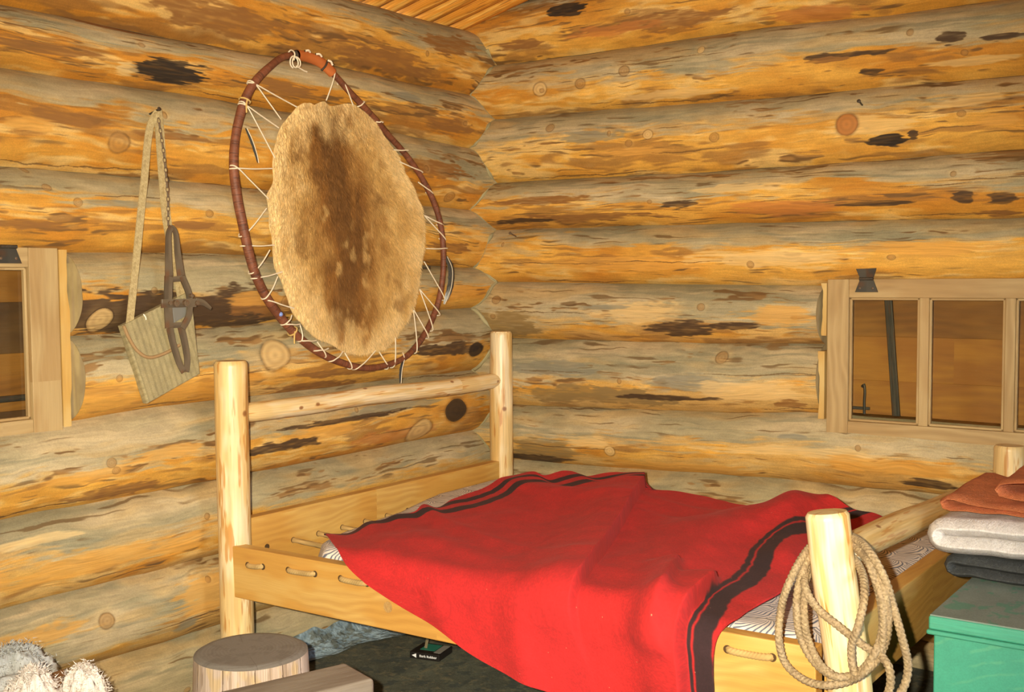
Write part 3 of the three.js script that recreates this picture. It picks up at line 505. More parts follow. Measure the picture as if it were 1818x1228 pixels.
bedRail([[0.2, 0.985, 1.66], [0.2, 0.984, 1.3], [0.2, 0.99, 1.0], [0.2, 0.982, 0.6], [0.2, 0.986, 0.16]], 0.0345, poleMats[2], 6, 'headboard_rail');
bedRail([[2.298, 0.782, 1.67], [2.3, 0.772, 1.3], [2.302, 0.745, 0.8], [2.305, 0.724, 0.4], [2.34, 0.72, 0.17]], 0.037, poleMats[1], 9, 'footboard_rail');
// planks that carry the rope lacing
const headPlank = mesh('head_plank', local(plank(0.045, 0.235, 1.5, 0.004).translate(0.2, 0.5035, 0.91), bed), boardPine, bed);
const sidePlank = mesh('side_plank', local(plank(2.06, 0.176, 0.045, 0.004).rotateZ(0.0165).translate(1.25, 0.474, 1.7125), bed), boardPine, bed);
mesh('side_plank', local(plank(2.06, 0.176, 0.045, 0.004).translate(1.27, 0.45, 0.14), bed), boardPine, bed);
const footPlank = mesh('foot_plank', local(plank(0.05, 0.19, 1.5, 0.004).translate(2.30, 0.515, 0.92), bed), boardPine, bed);
{
  const ropeMat = texMat(paint(64, 64, (x, y, c) => { const n = vn(x / 3, y / 9); c[0] = 176 + 50 * (n - 0.5); c[1] = 146 + 44 * (n - 0.5); c[2] = 92 + 36 * (n - 0.5); }, undefined, undefined, false), 0, { roughness: 1 });
  const holeMat = mat({ color: 0x4a3418, roughness: 1 });
  const hole = (x, y, z, ry, parent) => mesh('rope_hole', local(new THREE.CylinderGeometry(0.0105, 0.0105, 0.004, 14).rotateX(Math.PI / 2).rotateY(ry).translate(x, y, z), bed), holeMat, parent);
  // stitches of the bed rope on the outside of the front plank
  for (const [a, b, y0, y1] of [[0.318, 0.392, 0.491, 0.496], [0.513, 0.635, 0.503, 0.508], [0.749, 0.861, 0.511, 0.512], [0.98, 1.1, 0.513, 0.515], [1.22, 1.34, 0.517, 0.519], [1.46, 1.58, 0.521, 0.523], [1.7, 1.82, 0.526, 0.528], [2.057, 2.173, 0.534, 0.536]]) {
    hole(a, y0, 1.735, 0, sidePlank); hole(b, y1, 1.735, 0, sidePlank);
    mesh('rope_stitch', local(tube([V3(a - 0.002, y0, 1.716), V3(a + 0.008, y0, 1.739), V3((a + b) / 2, (y0 + y1) / 2 - 0.002, 1.741), V3(b - 0.008, y1, 1.739), V3(b + 0.002, y1, 1.716)], 0.0085, 70, 9, false, twist(0.028)), bed), ropeMat, sidePlank);
  }
  // ropes run from holes in the head plank to the foot plank
  for (let z = 1.565, k = 0; z > 0.2; z -= 0.125, k++) {
    hole(0.2225, 0.506, z, Math.PI / 2, headPlank);
    if (k % 6 !== 0) mesh('bed_rope', local(tube([V3(0.215, 0.506, z), V3(0.6, 0.498, z - 0.004), V3(1.25, 0.485, z), V3(2.28, 0.5, z)], 0.009, 180, 8, false, twist(0.03)), bed), ropeMat, bed);
  }
  mesh('dowel_plug', local(new THREE.CylinderGeometry(0.017, 0.017, 0.004, 20).rotateX(Math.PI / 2).translate(0.946, 0.453, 1.7355), bed), endMat, sidePlank);
}

// ---------------------------------------------------------------- mattress with feather print ticking
{
  const t = paint(1024, 1024, (x, y, c) => {
    const cx = x / 128, cy = y / 128, row = Math.floor(cy), u = cx + (row & 1) * 0.5 + 0.35 * (fbm(cx * 0.5, cy * 0.5) - 0.5), fu = u - Math.floor(u) - 0.5, fv = cy - row - 0.5;
    const r = Math.hypot(fu * 1.1, fv + 0.7), a = Math.atan2(fu, fv + 0.7);
    const line = sst(0.22, 0.10, Math.abs(((a * 5 + r * 5 + 1.2 * vn(cx * 3, cy * 3)) % 1 + 1) % 1 - 0.5)) * sst(1.25, 1.15, r);
    c[0] = 228; c[1] = 216; c[2] = 206; const n = fbm(x / 40, y / 40); const k = 0.92 + 0.16 * n; c[0] *= k; c[1] *= k; c[2] *= k;
    mix3(c, [96, 104, 124], 0.95 * line); mix3(c, [92, 84, 76], 0.5 * sst(0.06, 0.0, Math.abs(r - 1.2)));
    c[3] = 128 + 30 * (vn(x / 2, y / 2) - 0.5);
  });
  const m = texMat(t, 0.0006, { roughness: 0.95 });
  const edgeX = (z) => pl2([[0.2, 0.34], [0.45, 0.36], [0.75, 0.3], [1.1, 0.4], [1.45, 0.45], [1.58, 0.49], [1.68, 0.6]], z);
  const top = (x, z) => 0.575 + 0.012 * (fbm(x * 3, z * 3) - 0.5) + 0.035 * Math.exp(-(((x - 0.55) / 0.3) ** 2) - ((z - 0.4) / 0.35) ** 2);
  const f = (up) => (u, v) => {
    const z = lerp(0.22, 1.685, v), x0 = edgeX(z), x1 = 2.255, x = lerp(x0, x1, u);
    const e = Math.min(1, Math.min(u * (x1 - x0), (1 - u) * (x1 - x0), v * 1.46, (1 - v) * 1.46) / 0.06), k = Math.sqrt(Math.max(0, 1 - (1 - e) ** 2));
    return [x - 1.25, 0.512 + (up ? (top(x, z) - 0.512) * k : -0.02 * k), z - 0.92, x * 1.1, z * 1.1];
  };
  const g = mergeGeometries([grid(90, 90, f(true), true), grid(20, 20, f(false))]);
  const o = mesh('mattress', g, m, scene); o.position.set(1.25, 0, 0.92);
  tag(o, 'thin mattress in white ticking with grey feather print on the bed', 'mattress');
}

// ---------------------------------------------------------------- red wool blanket with black end stripes
{
  const RR = 0.07;
  const mk = (pts) => { const cv = new THREE.CatmullRomCurve3(pts.map(([a, b, c]) => V3(a, b, c)), false, 'centripetal'); return (t) => cv.getPointAt(clamp(t)); };
  const cA = mk(EDGE_HEAD), cS1 = mk(EDGE_BACK), cB = mk(EDGE_FOOT), cS0 = mk(EDGE_HEM);
  const NU = 240, NV = 220;
  const seg = (px, pz, ax, az, bx, bz) => { const dx = bx - ax, dz = bz - az, L = Math.hypot(dx, dz), t = ((px - ax) * dx + (pz - az) * dz) / (L * L); return [t, ((px - ax) * dz - (pz - az) * dx) / L]; };
  // folds in blanket-lay coordinates (x along the bed, v across and then down): a lap with one steep side
  const FOLDS = [[1.06, 0.38, 1.62, 1.78, 0.055, 0.008, 0.14], [1.90, 1.50, 1.97, 2.14, 0.055, 0.010, 0.10], [0.75, 1.5, 1.35, 1.62, 0.008, 0.08, 0.08], [1.76, 1.42, 1.90, 1.80, 0.034, 0.014, 0.07], [0.55, 0.62, 1.3, 0.75, 0.010, 0.07, 0.07], [1.72, 0.45, 1.98, 1.2, 0.028, 0.06, 0.07], [1.15, 1.8, 1.32, 2.1, 0.010, 0.05, 0.05], [1.45, 1.75, 1.52, 2.1, 0.014, 0.05, 0.06]];
  const lay = (s, t) => {
    const A = cA(t), B = cB(t), P = cS0(s), Q = cS1(s), a0 = cA(0), a1 = cA(1), b0 = cB(0), b1 = cB(1);
    const f = (k) => lerp(A[k], B[k], s) + lerp(P[k], Q[k], t) - lerp(lerp(a0[k], b0[k], s), lerp(a1[k], b1[k], s), t);
    return [f('x'), f('y'), f('z')];
  };
  const point = (s, t, off) => {
    const [X, V, dy] = lay(s, t);
    let bump = 0, lx = 0, lv = 0;
    for (const [ax, az, bx, bz, h, w1, w2] of FOLDS) {
      const [q, d] = seg(X, V, ax, az, bx, bz), along = sst(-0.12, 0.1, q) * sst(1.12, 0.9, q);
      if (h > 0.05) { const L = Math.hypot(bx - ax, bz - az), q2 = 0.028 * along * Math.exp(-(((d + 0.008) / 0.03) ** 2)); lx += q2 * (bz - az) / L; lv -= q2 * (bx - ax) / L; }
      bump += h * along * (d > 0 ? Math.exp(-((d / w1) ** 2)) : Math.exp(-((d / w2) ** 2)));
    }
    bump += 0.007 * (fbm(X * 5, V * 5) - 0.5) + 0.012 * (fbm(X * 2 + 4, V * 2) - 0.5);
    const edge = Math.min(s * 3, (1 - t) * 3); bump += 0.01 * Math.exp(-edge * 6) * (vn(t * 16, s * 14) - 0.5) * 2;
    const h = bump + off, a = V + lv - 1.70;
    let x = X + lx, y, z;
    if (a < 0) { z = V + lv; y = 0.60 + dy + h; }
    else if (a < RR * Math.PI / 2) { const q = a / RR; z = 1.70 + (RR + h) * Math.sin(q); y = 0.60 + dy - RR + (RR + h) * Math.cos(q); }
    else { z = 1.77 + h; y = 0.60 - RR - (a - RR * Math.PI / 2); z += 0.012 * Math.sin(X * 9 + 1) * sst(0, 0.3, a); }
    // the head end is tucked under near the front corner, so its stripes run off the visible edge there
    const dist = (q) => { const [a, b] = lay(q, t); return Math.hypot(a - X, b - V); };
    const dh = dist(0) + 0.16 * (1 - sst(0.16, 0.46, t)), df = dist(1) + 0.075 * (1 - sst(0.14, 0.36, t));
    return [x - 1.25, y, z - 0.92, clamp(dh < df ? dh / 2 : 1 - df / 2, 0.001, 0.999), t];
  };
  const tex = paint(1024, 1024, (x, y, c) => {
    const s = x / 1024, n = fbm(x / 30, y / 30), fz = vn(x / 1.7, y / 1.7), w = 0.003 * (vn(y / 14, 3) - 0.5);
    const k = 0.9 + 0.16 * n + 0.16 * (fz - 0.5);
    c[0] = 184 * k; c[1] = 33 * k; c[2] = 33 * k;
    const band = (a, b) => sst(a - 0.004, a, s + w) * sst(b + 0.004, b, s + w);
    const st = Math.max(band(0.030, 0.048), band(0.078, 0.104), band(0.940, 0.962), band(0.927, 0.932));
    mix3(c, [40 * k, 30 * k, 32 * k], 0.94 * st);
    if (TAB[(x * 13 + y * 977) & 65535] > 0.99985) mix3(c, [214, 184, 130], 0.9);
    c[3] = 128 + 80 * (fz - 0.5) + 50 * (vn(x / 4, y / 4) - 0.5);
  }, THREE.ClampToEdgeWrapping, THREE.ClampToEdgeWrapping);
  const m = texMat(tex, 0.0012, { roughness: 1, sheen: 0.08, sheenRoughness: 0.6, sheenColor: new THREE.Color(0.9, 0.2, 0.2) });
  const rim = [];
  const top = grid(NU, NV, (s, t) => point(s, t, 0.006), false), under = grid(NU, NV, (s, t) => point(s, t, 0), true);
  const ring = (f) => grid(NU, 1, (u, v) => f(u, v));
  rim.push(ring((u, v) => point(u, 0, 0.006 * v)), ring((u, v) => point(u, 1, 0.006 * (1 - v))), ring((u, v) => point(0, u, 0.006 * (1 - v))), ring((u, v) => point(1, u, 0.006 * v)));
  const o = mesh('blanket', mergeGeometries([top, under, ...rim]), m, scene); o.position.set(1.25, 0, 0.92);
  tag(o, 'red wool blanket with black end stripes spread over the bed and hanging off its front', 'blanket');
  // loose straw bits lying on the blanket are part of its surface print
}

// ---------------------------------------------------------------- coil of rope over the front foot post
{
  const t = paint(64, 64, (x, y, c) => { const n = vn(x / 2, y / 9), b = fbm(x / 20, y / 20); c[0] = 148 + 50 * (n - 0.5) + 30 * (b - 0.5); c[1] = 127 + 46 * (n - 0.5) + 30 * (b - 0.5); c[2] = 95 + 40 * (n - 0.5) + 20 * (b - 0.5); c[3] = 255 * n; });
  for (const q of [t.map, t.bump]) q.repeat.set(12, 2);
  const m = texMat(t, 0.001, { roughness: 1 });
  const g = thing('rope_coil', 'coil of tan twisted rope looped over the short front bed post', 'rope', [2.31, 0.45, 1.72]);
  mesh('rope', local(tube(ROPE.map((p) => V3(...p)), 0.0085, 1500, 12, false, twist(0.034, 3, 0.3)), g), m, g);
  mesh('rope_tail', local(tube(ROPE_TAIL.map((p) => V3(...p)), 0.0085, 90, 12, false, twist(0.034, 3, 0.3)), g), m, g);
}

// ---------------------------------------------------------------- green chest with folded blankets
{
  const green = texMat(paint(512, 512, (x, y, c) => {
    const n = fbm(x / 70, y / 70), r = Math.sin(Math.hypot(x - 620, (y + 40) * 1.6) / 7 + 5 * fbm(x / 60, y / 60)), f = vn(x / 2, y / 2);
    const k = 0.92 + 0.16 * n + 0.06 * (f - 0.5); c[0] = 66 * k; c[1] = 152 * k; c[2] = 124 * k;
    mix3(c, [116, 172, 128], 0.3 * sst(0.7, 0.98, r) * sst(0.4, 0.6, fbm(x / 40 + 9, y / 40))); c[3] = 128 + 20 * (f - 0.5) - 20 * r;
  }), 0.0008, { roughness: 0.55 });
  const dusty = texMat(paint(512, 512, (x, y, c) => { const n = fbm(x / 60, y / 60), f = vn(x / 2, y / 2); const k = 0.92 + 0.16 * n + 0.1 * (f - 0.5); c[0] = 122 * k; c[1] = 132 * k; c[2] = 122 * k; mix3(c, [66, 138, 108], 0.5 * sst(0.58, 0.7, fbm(x / 24 + 30, y / 24))); }, undefined, undefined, false), 0, { roughness: 0.85 });
  const X0 = 2.457, X1 = 3.10, Z0 = 0.5, Z1 = 1.458, Y = 0.62, W = X1 - X0, D = Z1 - Z0;
  const ch = thing('green_chest', 'green painted wooden chest with a dusty grey lid under the folded blankets', 'chest', [(X0 + X1) / 2, 0, (Z0 + Z1) / 2]);
  mesh('body', box(W - 0.02, Y - 0.045, D - 0.02, 0.005).translate(0, (Y - 0.045) / 2, -0.002), green, ch);
  const lid = mesh('lid', box(W, 0.034, D, 0.006).translate(0, Y - 0.02, 0), green, ch);
  mesh('lid_top', box(W - 0.006, 0.004, D - 0.006, 0.0015).translate(0, Y - 0.0018, 0), dusty, lid);
  mesh('lid_moulding', box(W + 0.008, 0.012, D + 0.008, 0.005, 3).translate(0, Y - 0.043, 0), green, lid);
}
let woolBump = null;
const woolTex = (col, col2, amp) => { const t = paint(512, 512, (x, y, c) => { const n = fbm(x / 26, y / 26), f = vn(x / 1.6, y / 1.6), k = 1 + amp * (n - 0.5) + amp * (f - 0.5); c[0] = col[0] * k; c[1] = col[1] * k; c[2] = col[2] * k; mix3(c, col2, 0.6 * sst(0.55, 0.75, fbm(x / 8 + 50, y / 8))); c[3] = 128 + 90 * (f - 0.5) + 70 * (vn(x / 5, y / 5) - 0.5); }, undefined, undefined, !woolBump); woolBump ??= t.bump; t.bump = woolBump; return t; };
// a blanket folded back on itself: path in x-y of the cloth's middle, thickness, z range
function folded(name, label, path, thick, z0, z1, m, salt) {
  const curve = new THREE.CatmullRomCurve3(path.map(([x, y]) => V3(x, y, 0)), false, 'centripetal'), n = 110, z = (v) => lerp(z0, z1, v);
  const ring = 22, pos = [], uv = [], idx = [], cols = 14, L = curve.getLength();
  const outline = [];
  for (let i = 0; i <= n; i++) { const p = curve.getPointAt(i / n), T = curve.getTangentAt(i / n); outline.push([p.x - T.y * thick / 2, p.y + T.x * thick / 2, i / n]); }
  const back = []; for (let i = n; i >= 0; i--) { const p = curve.getPointAt(i / n), T = curve.getTangentAt(i / n); back.push([p.x + T.y * thick / 2, p.y - T.x * thick / 2, i / n]); }
  const all = [...outline, ...back], N = all.length;
  const rows = 18, r = Math.min(thick * 0.45, 0.02);
  for (let j = 0; j <= rows; j++) {
    const v = j / rows, zz = z(v);
    for (let i = 0; i <= N; i++) {
      const [x, y, q] = all[i % N], c = curve.getPointAt(q), e = Math.min(v, 1 - v) * Math.abs(z1 - z0) / r, k = e >= 1 ? 1 : Math.sqrt(Math.max(0.02, 1 - (1 - e) ** 2));
      const w = 0.010 * (fbm(q * L * 6 + salt, v * 3 + salt) - 0.5) + 0.006 * (vn(q * L * 22 + salt, v * 7) - 0.5);
      pos.push(c.x + (x - c.x) * k, c.y + (y - c.y) * k + w, zz + 0.014 * (vn(q * L * 5 + salt, 7) - 0.5) * (v > 0.5 ? 1 : -1)); uv.push(q * L * 3, v);
    }
  }
  for (let j = 0; j < rows; j++) for (let i = 0; i < N; i++) { const a = j * (N + 1) + i, b = a + N + 1; idx.push(a, b, a + 1, a + 1, b, b + 1); }
  for (const j of [0, rows]) { const b = j * (N + 1); for (let i = 0; i < n; i++) { const p = b + i, q = b + N - 1 - i, p1 = p + 1, q1 = q - 1; j ? idx.push(p, q, p1, p1, q, q1) : idx.push(p, p1, q, p1, q1, q); } }
  const g = new THREE.BufferGeometry();
  g.setAttribute('position', new THREE.Float32BufferAttribute(pos, 3)); g.setAttribute('uv', new THREE.Float32BufferAttribute(uv, 2)); g.setIndex(idx); g.computeVertexNormals();
  const bb = new THREE.Box3().setFromBufferAttribute(g.attributes.position), cx = (bb.min.x + bb.max.x) / 2, cz = (z0 + z1) / 2, y0 = bb.min.y;
  const o = mesh(name, g.translate(-cx, -y0, -cz), m, scene); o.position.set(cx, y0, cz);
  return tag(o, label, 'blanket');
}
{
  const dark = texMat(woolTex([58, 60, 60], [84, 84, 80], 0.3), 0.003, { roughness: 1 }), white = texMat(woolTex([206, 200, 196], [180, 172, 170], 0.14), 0.003, { roughness: 1 }), rust = texMat(woolTex([200, 116, 68], [180, 98, 56], 0.16), 0.003, { roughness: 1 });
  folded('folded_blanket', 'charcoal grey wool blanket folded on the lid of the green chest', [[3.02, 0.642], [2.7, 0.642], [2.5, 0.642], [2.4250, 0.6420], [2.4177, 0.6439], [2.4124, 0.6492], [2.4105, 0.6565], [2.4124, 0.6637], [2.4177, 0.6691], [2.4250, 0.6710], [2.5, 0.671], [2.7, 0.671], [3.02, 0.671]], 0.028, 0.62, 1.12, dark, 3);
  folded('folded_blanket', 'off white wool blanket folded between the charcoal and rust blankets', [[3.02, 0.722], [2.7, 0.722], [2.5, 0.720], [2.4000, 0.7175], [2.3887, 0.7205], [2.3805, 0.7288], [2.3775, 0.7400], [2.3805, 0.7512], [2.3887, 0.7595], [2.4000, 0.7625], [2.5, 0.770], [2.7, 0.772], [3.02, 0.772]], 0.045, 0.60, 1.13, white, 8);
  folded('folded_blanket', 'rust orange wool blanket folded on top of the off white blanket', [[3.0, 0.816], [2.6, 0.816], [2.45, 0.815], [2.41, 0.815], [2.392, 0.824], [2.397, 0.838], [2.42, 0.845], [2.46, 0.838], [2.52, 0.832], [2.96, 0.832], [3.0, 0.848], [2.96, 0.862], [2.58, 0.860], [2.535, 0.868], [2.53, 0.886], [2.56, 0.90], [2.65, 0.904], [3.0, 0.906]], 0.012, 0.66, 1.12, rust, 5);
}

// ---------------------------------------------------------------- stump, bench, fleece, box, plastic sheet
{
  const side = texMat(paint(512, 256, (x, y, c) => {
    const s = x / 512 * 14, v = y / 256; const g = vn(x / 2.5, y / 60), n = fbm(x / 30, y / 60);
    c[0] = 192; c[1] = 172; c[2] = 156; mix3(c, [196, 166, 116], 0.6 * sst(0.5, 0.7, n)); mix3(c, [150, 128, 108], 0.6 * sst(0.58, 0.7, fbm(x / 12 + 60, y / 80))); const k = 0.9 + 0.2 * g; c[0] *= k; c[1] *= k; c[2] *= k;
    c[3] = 120 + 60 * (g - 0.5);
    for (const cx of [60, 150, 228, 300, 390, 470]) { const d = Math.abs(x - cx - 4 * (vn(y / 30, cx) - 0.5)); if (d < 1.3 && y > 60 * TAB[cx]) { mix3(c, [84, 66, 50], 0.8); c[3] = 20; } }
  }), 0.003, { roughness: 0.9 });
  const cut = texMat(paint(512, 512, (x, y, c) => {
    const dx = x / 512 - 0.47, dy = y / 512 - 0.54, r = Math.hypot(dx, dy), a = Math.atan2(dy, dx), ring = 0.5 + 0.5 * Math.sin(r * 190 + 4 * fbm(a * 2 + 9, r * 6)), n = fbm(x / 40, y / 40), f = vn(x / 2, y / 2);
    c[0] = 120; c[1] = 116; c[2] = 110; mix3(c, [100, 94, 88], 0.3 * ring + 0.5 * sst(0.5, 0.7, n)); mix3(c, [138, 132, 124], 0.4 * f); c[3] = 120 + 40 * ring;
    const q = Math.abs(((a * 3.1 / Math.PI) % 1 + 1) % 1 - 0.5); if (q < 0.004 / Math.max(0.15, r * 3) && r > 0.2) { mix3(c, [84, 74, 64], 0.4); c[3] = 40; }
  }, THREE.ClampToEdgeWrapping, THREE.ClampToEdgeWrapping), 0.002, { roughness: 0.95 });
  const st = thing('stump', 'sawn log stump stool in front of the tall bed post', 'stump', [0.665, 0, 2.03]);
  const R0 = 0.166, H = 0.352, rad = (a, y) => R0 * (1.0 + 0.10 * (1 - y / H) + 0.05 * (vn(Math.cos(a) * 1.3 + 7, Math.sin(a) * 1.3 + 4) - 0.5));
  mesh('bark_side', grid(72, 16, (u, v) => { const a = u * Math.PI * 2, y = v * (H - 0.008), r = rad(a, y); return [Math.sin(a) * r, y, Math.cos(a) * r, u * 2, v]; }), side, st);
  mesh('cut_top', grid(72, 12, (u, v) => { const a = u * Math.PI * 2, r = rad(a, H) * (1 - v), e = sst(0, 0.06, v); return [Math.sin(a) * r, H - 0.008 * (1 - e), Math.cos(a) * r, 0.5 + Math.sin(a) * (1 - v) * 0.5, 0.5 + Math.cos(a) * (1 - v) * 0.5]; }), cut, st);

  const dir = Math.atan2(-0.098, 0.3), bench = thing('bench', 'rough hewn grey timber bench end beside the stump', 'bench', [1.148, 0, 2.076]);
  bench.rotation.y = dir;
  const slab = grid(4, 4, (u, v) => [0, 0, 0]);
  const sg = plank(0.165, 0.085, 0.9, 0.012), p = sg.attributes.position;
  for (let i = 0; i < p.count; i++) { const z = p.getZ(i); p.setY(i, p.getY(i) + 0.008 * (vn(z * 6 + 3, p.getX(i) * 14) - 0.5)); p.setX(i, p.getX(i) + 0.01 * (vn(z * 5, 9) - 0.5)); }
  mesh('seat', sg.translate(0, 0.357, 0.45), greyWood, bench);
  for (const [x, z] of [[-0.05, 0.1], [0.05, 0.1], [-0.05, 0.8], [0.05, 0.8]]) mesh('leg', tube([V3(x * 1.3, 0, z), V3(x, 0.32, z)], 0.022, 6, 10), greyWood, bench);
}
{
  // sheepskin bundle in the lower left corner
  const wool = texMat(paint(256, 256, (x, y, c) => { const n = fbm(x / 12, y / 12), f = vn(x / 2, y / 3); c[0] = 226 + 40 * (n - 0.5) + 26 * (f - 0.5); c[1] = 216 + 40 * (n - 0.5) + 26 * (f - 0.5); c[2] = 206 + 40 * (n - 0.5) + 26 * (f - 0.5); c[3] = 255 * n; }), 0.012, { roughness: 1 });
  const grey = texMat(paint(256, 256, (x, y, c) => { const n = fbm(x / 12, y / 12), f = vn(x / 2, y / 3); c[0] = 172 + 50 * (n - 0.5) + 26 * (f - 0.5); c[1] = 174 + 50 * (n - 0.5) + 26 * (f - 0.5); c[2] = 172 + 60 * (n - 0.5) + 26 * (f - 0.5); }, undefined, undefined, false), 0, { roughness: 1, bumpMap: wool.bumpMap, bumpScale: 0.012 });
  const fibre = (m) => { const q = m.clone(); q.side = THREE.DoubleSide; q.bumpMap = null; return q; }, woolFibre = fibre(wool), greyFibre = fibre(grey);
  const leather = mat({ color: 0x7a5430, roughness: 0.8 });
  const b = thing('sheepskin', 'bundle of white and grey sheepskin in the lower left corner', 'sheepskin', [0.47, 0, 2.50]);
  const lump = (sx, sy, sz, ox, oy, oz, salt, amp) => {
    const g = new THREE.SphereGeometry(1, 72, 48), p = g.attributes.position;
    for (let i = 0; i < p.count; i++) {
      const x = p.getX(i), y = p.getY(i), z = p.getZ(i), k = 1 + amp * (fbm(x * 2.5 + salt + z, y * 2.5 + z * 2) - 0.5) + amp * 0.5 * (vn(x * 11 + salt + z * 7, y * 11 - z * 7) - 0.5);
      p.setXYZ(i, x * sx * k + ox, Math.max(-b.position.y, y * sy * k + oy), z * sz * k + oz);
    }
    g.computeVertexNormals(); return g;
  };
  const locks = (src, n, len, m, parent) => {                 // wool fibres standing out of the fleece, shaded like the skin they grow from
    const p = src.attributes.position, q = src.attributes.normal, pos = [], nor = [], uv = [];
    for (let k = 0; k < n; k++) {
      const i = Math.floor(rnd() * p.count), a = V3(p.getX(i) + rr(-0.012, 0.012), p.getY(i) + rr(-0.012, 0.012), p.getZ(i) + rr(-0.012, 0.012)); if (a.y < 0.02) continue;
      const nn = V3(q.getX(i), q.getY(i), q.getZ(i)), d = nn.clone().multiplyScalar(0.8).add(V3(rr(-0.8, 0.8), rr(-0.9, 0.4), rr(-0.8, 0.8))).normalize(), w = V3().crossVectors(d, V3(rr(-1, 1), rr(-1, 1), rr(-1, 1))).normalize().multiplyScalar(0.0016), t = a.clone().addScaledVector(d, len * rr(0.5, 1.2)), u = rnd(), v = rnd();
      const fn = V3().crossVectors(d, w).normalize();
      for (const e of [a.clone().add(w), a.clone().sub(w), t]) { pos.push(e.x, e.y, e.z); nor.push(fn.x, fn.y, fn.z); uv.push(u, v); }
    }
    const g = new THREE.BufferGeometry(); g.setAttribute('position', new THREE.Float32BufferAttribute(pos, 3)); g.setAttribute('normal', new THREE.Float32BufferAttribute(nor, 3)); g.setAttribute('uv', new THREE.Float32BufferAttribute(uv, 2));
    mesh('wool_lock', g, m, parent, 'stuff');
  };
  const g1 = lump(0.13, 0.27, 0.17, -0.14, 0.17, 0.09, 3, 0.3), g2 = lump(0.085, 0.235, 0.085, 0.03, 0.15, -0.02, 9, 0.32), g3 = lump(0.09, 0.25, 0.10, 0.01, 0.155, 0.12, 14, 0.32);
  const back = mesh('grey_fleece', g1, grey, b), fr = mesh('white_fleece', mergeGeometries([g2, g3]), wool, b);
  locks(g1, 12000, 0.012, greyFibre, back); locks(g2, 9000, 0.014, woolFibre, fr); locks(g3, 9000, 0.014, woolFibre, fr);
  mesh('hide_flap', strap([V3(0.05, 0.22, 0.045), V3(0.035, 0.30, 0.045), V3(-0.01, 0.345, 0.035), V3(-0.08, 0.36, 0.02)], (t) => 0.045 + 0.05 * t, 0.004, V3(1, 0.4, 0.3)), leather, b);
}
{
  const bx = thing('small_carton', 'small flat black carton with green top lying on the floor under the bed', 'carton', [0.475, 0, 0.975]);
  bx.rotation.y = 0.23;
  const cv = document.createElement('canvas'); cv.width = 512; cv.height = 96; const q = cv.getContext('2d');
  q.fillStyle = '#17120f'; q.fillRect(0, 0, 512, 96); q.fillStyle = '#e8e8ea'; q.font = 'bold 52px sans-serif'; q.fillText('Bark Rubber', 165, 64);
  q.beginPath(); q.moveTo(30, 48); q.lineTo(110, 14); q.lineTo(110, 84); q.closePath(); q.fill();
  const ct = new THREE.CanvasTexture(cv); ct.colorSpace = THREE.SRGBColorSpace;
  mesh('shell', box(0.125, 0.026, 0.115, 0.002).translate(0, 0.013, 0), mat({ color: 0x1b1512, roughness: 0.5 }), bx);
  mesh('front_print', new THREE.PlaneGeometry(0.121, 0.023).translate(0, 0.013, 0.0579), new THREE.MeshStandardMaterial({ map: ct, roughness: 0.5 }), bx);
  mesh('green_panel', box(0.062, 0.001, 0.07, 0.0004).translate(-0.005, 0.0262, -0.012), mat({ color: 0x2a7a66, roughness: 0.5 }), bx);
  mesh('grey_panel', box(0.028, 0.001, 0.09, 0.0004).translate(0.044, 0.0262, -0.005), mat({ color: 0x8a8880, roughness: 0.6 }), bx);
  mesh('torn_flap', box(0.012, 0.001, 0.075, 0.0004).rotateX(1.1).translate(-0.022, 0.055, -0.012), mat({ color: 0x6e6248, roughness: 0.8 }), bx);

  const sh = texMat(paint(256, 128, (x, y, c) => { const n = fbm(x / 12, y / 12); c[0] = 128 + 70 * (n - 0.5); c[1] = 146 + 70 * (n - 0.5); c[2] = 156 + 70 * (n - 0.5); mix3(c, [92, 96, 88], 0.7 * sst(0.55, 0.7, fbm(x / 20 + 9, y / 20))); c[3] = 255 * n; }), 0.01, { roughness: 0.45 });
  const g = grid(90, 16, (u, v) => {
    const z = lerp(1.46, 0.5, u), w = 0.05 + 0.05 * vn(u * 7, 1) + 0.15 * sst(0.2, 0.9, u) * vn(u * 5, 5), x = 0.09 + w * v, y = 0.004 + 0.075 * (1 - v) ** 2 + 0.03 * vn(u * 16, v * 4) * (1 - v * 0.8);
    return [x, y, z, z * 2, v];
  }, true);
  const o = mesh('plastic_sheet', g.translate(-0.15, 0, -1), sh, scene); o.position.set(0.15, 0, 1);
  tag(o, 'crumpled blue grey plastic sheet along the foot of the wall under the bed', 'sheeting');
}
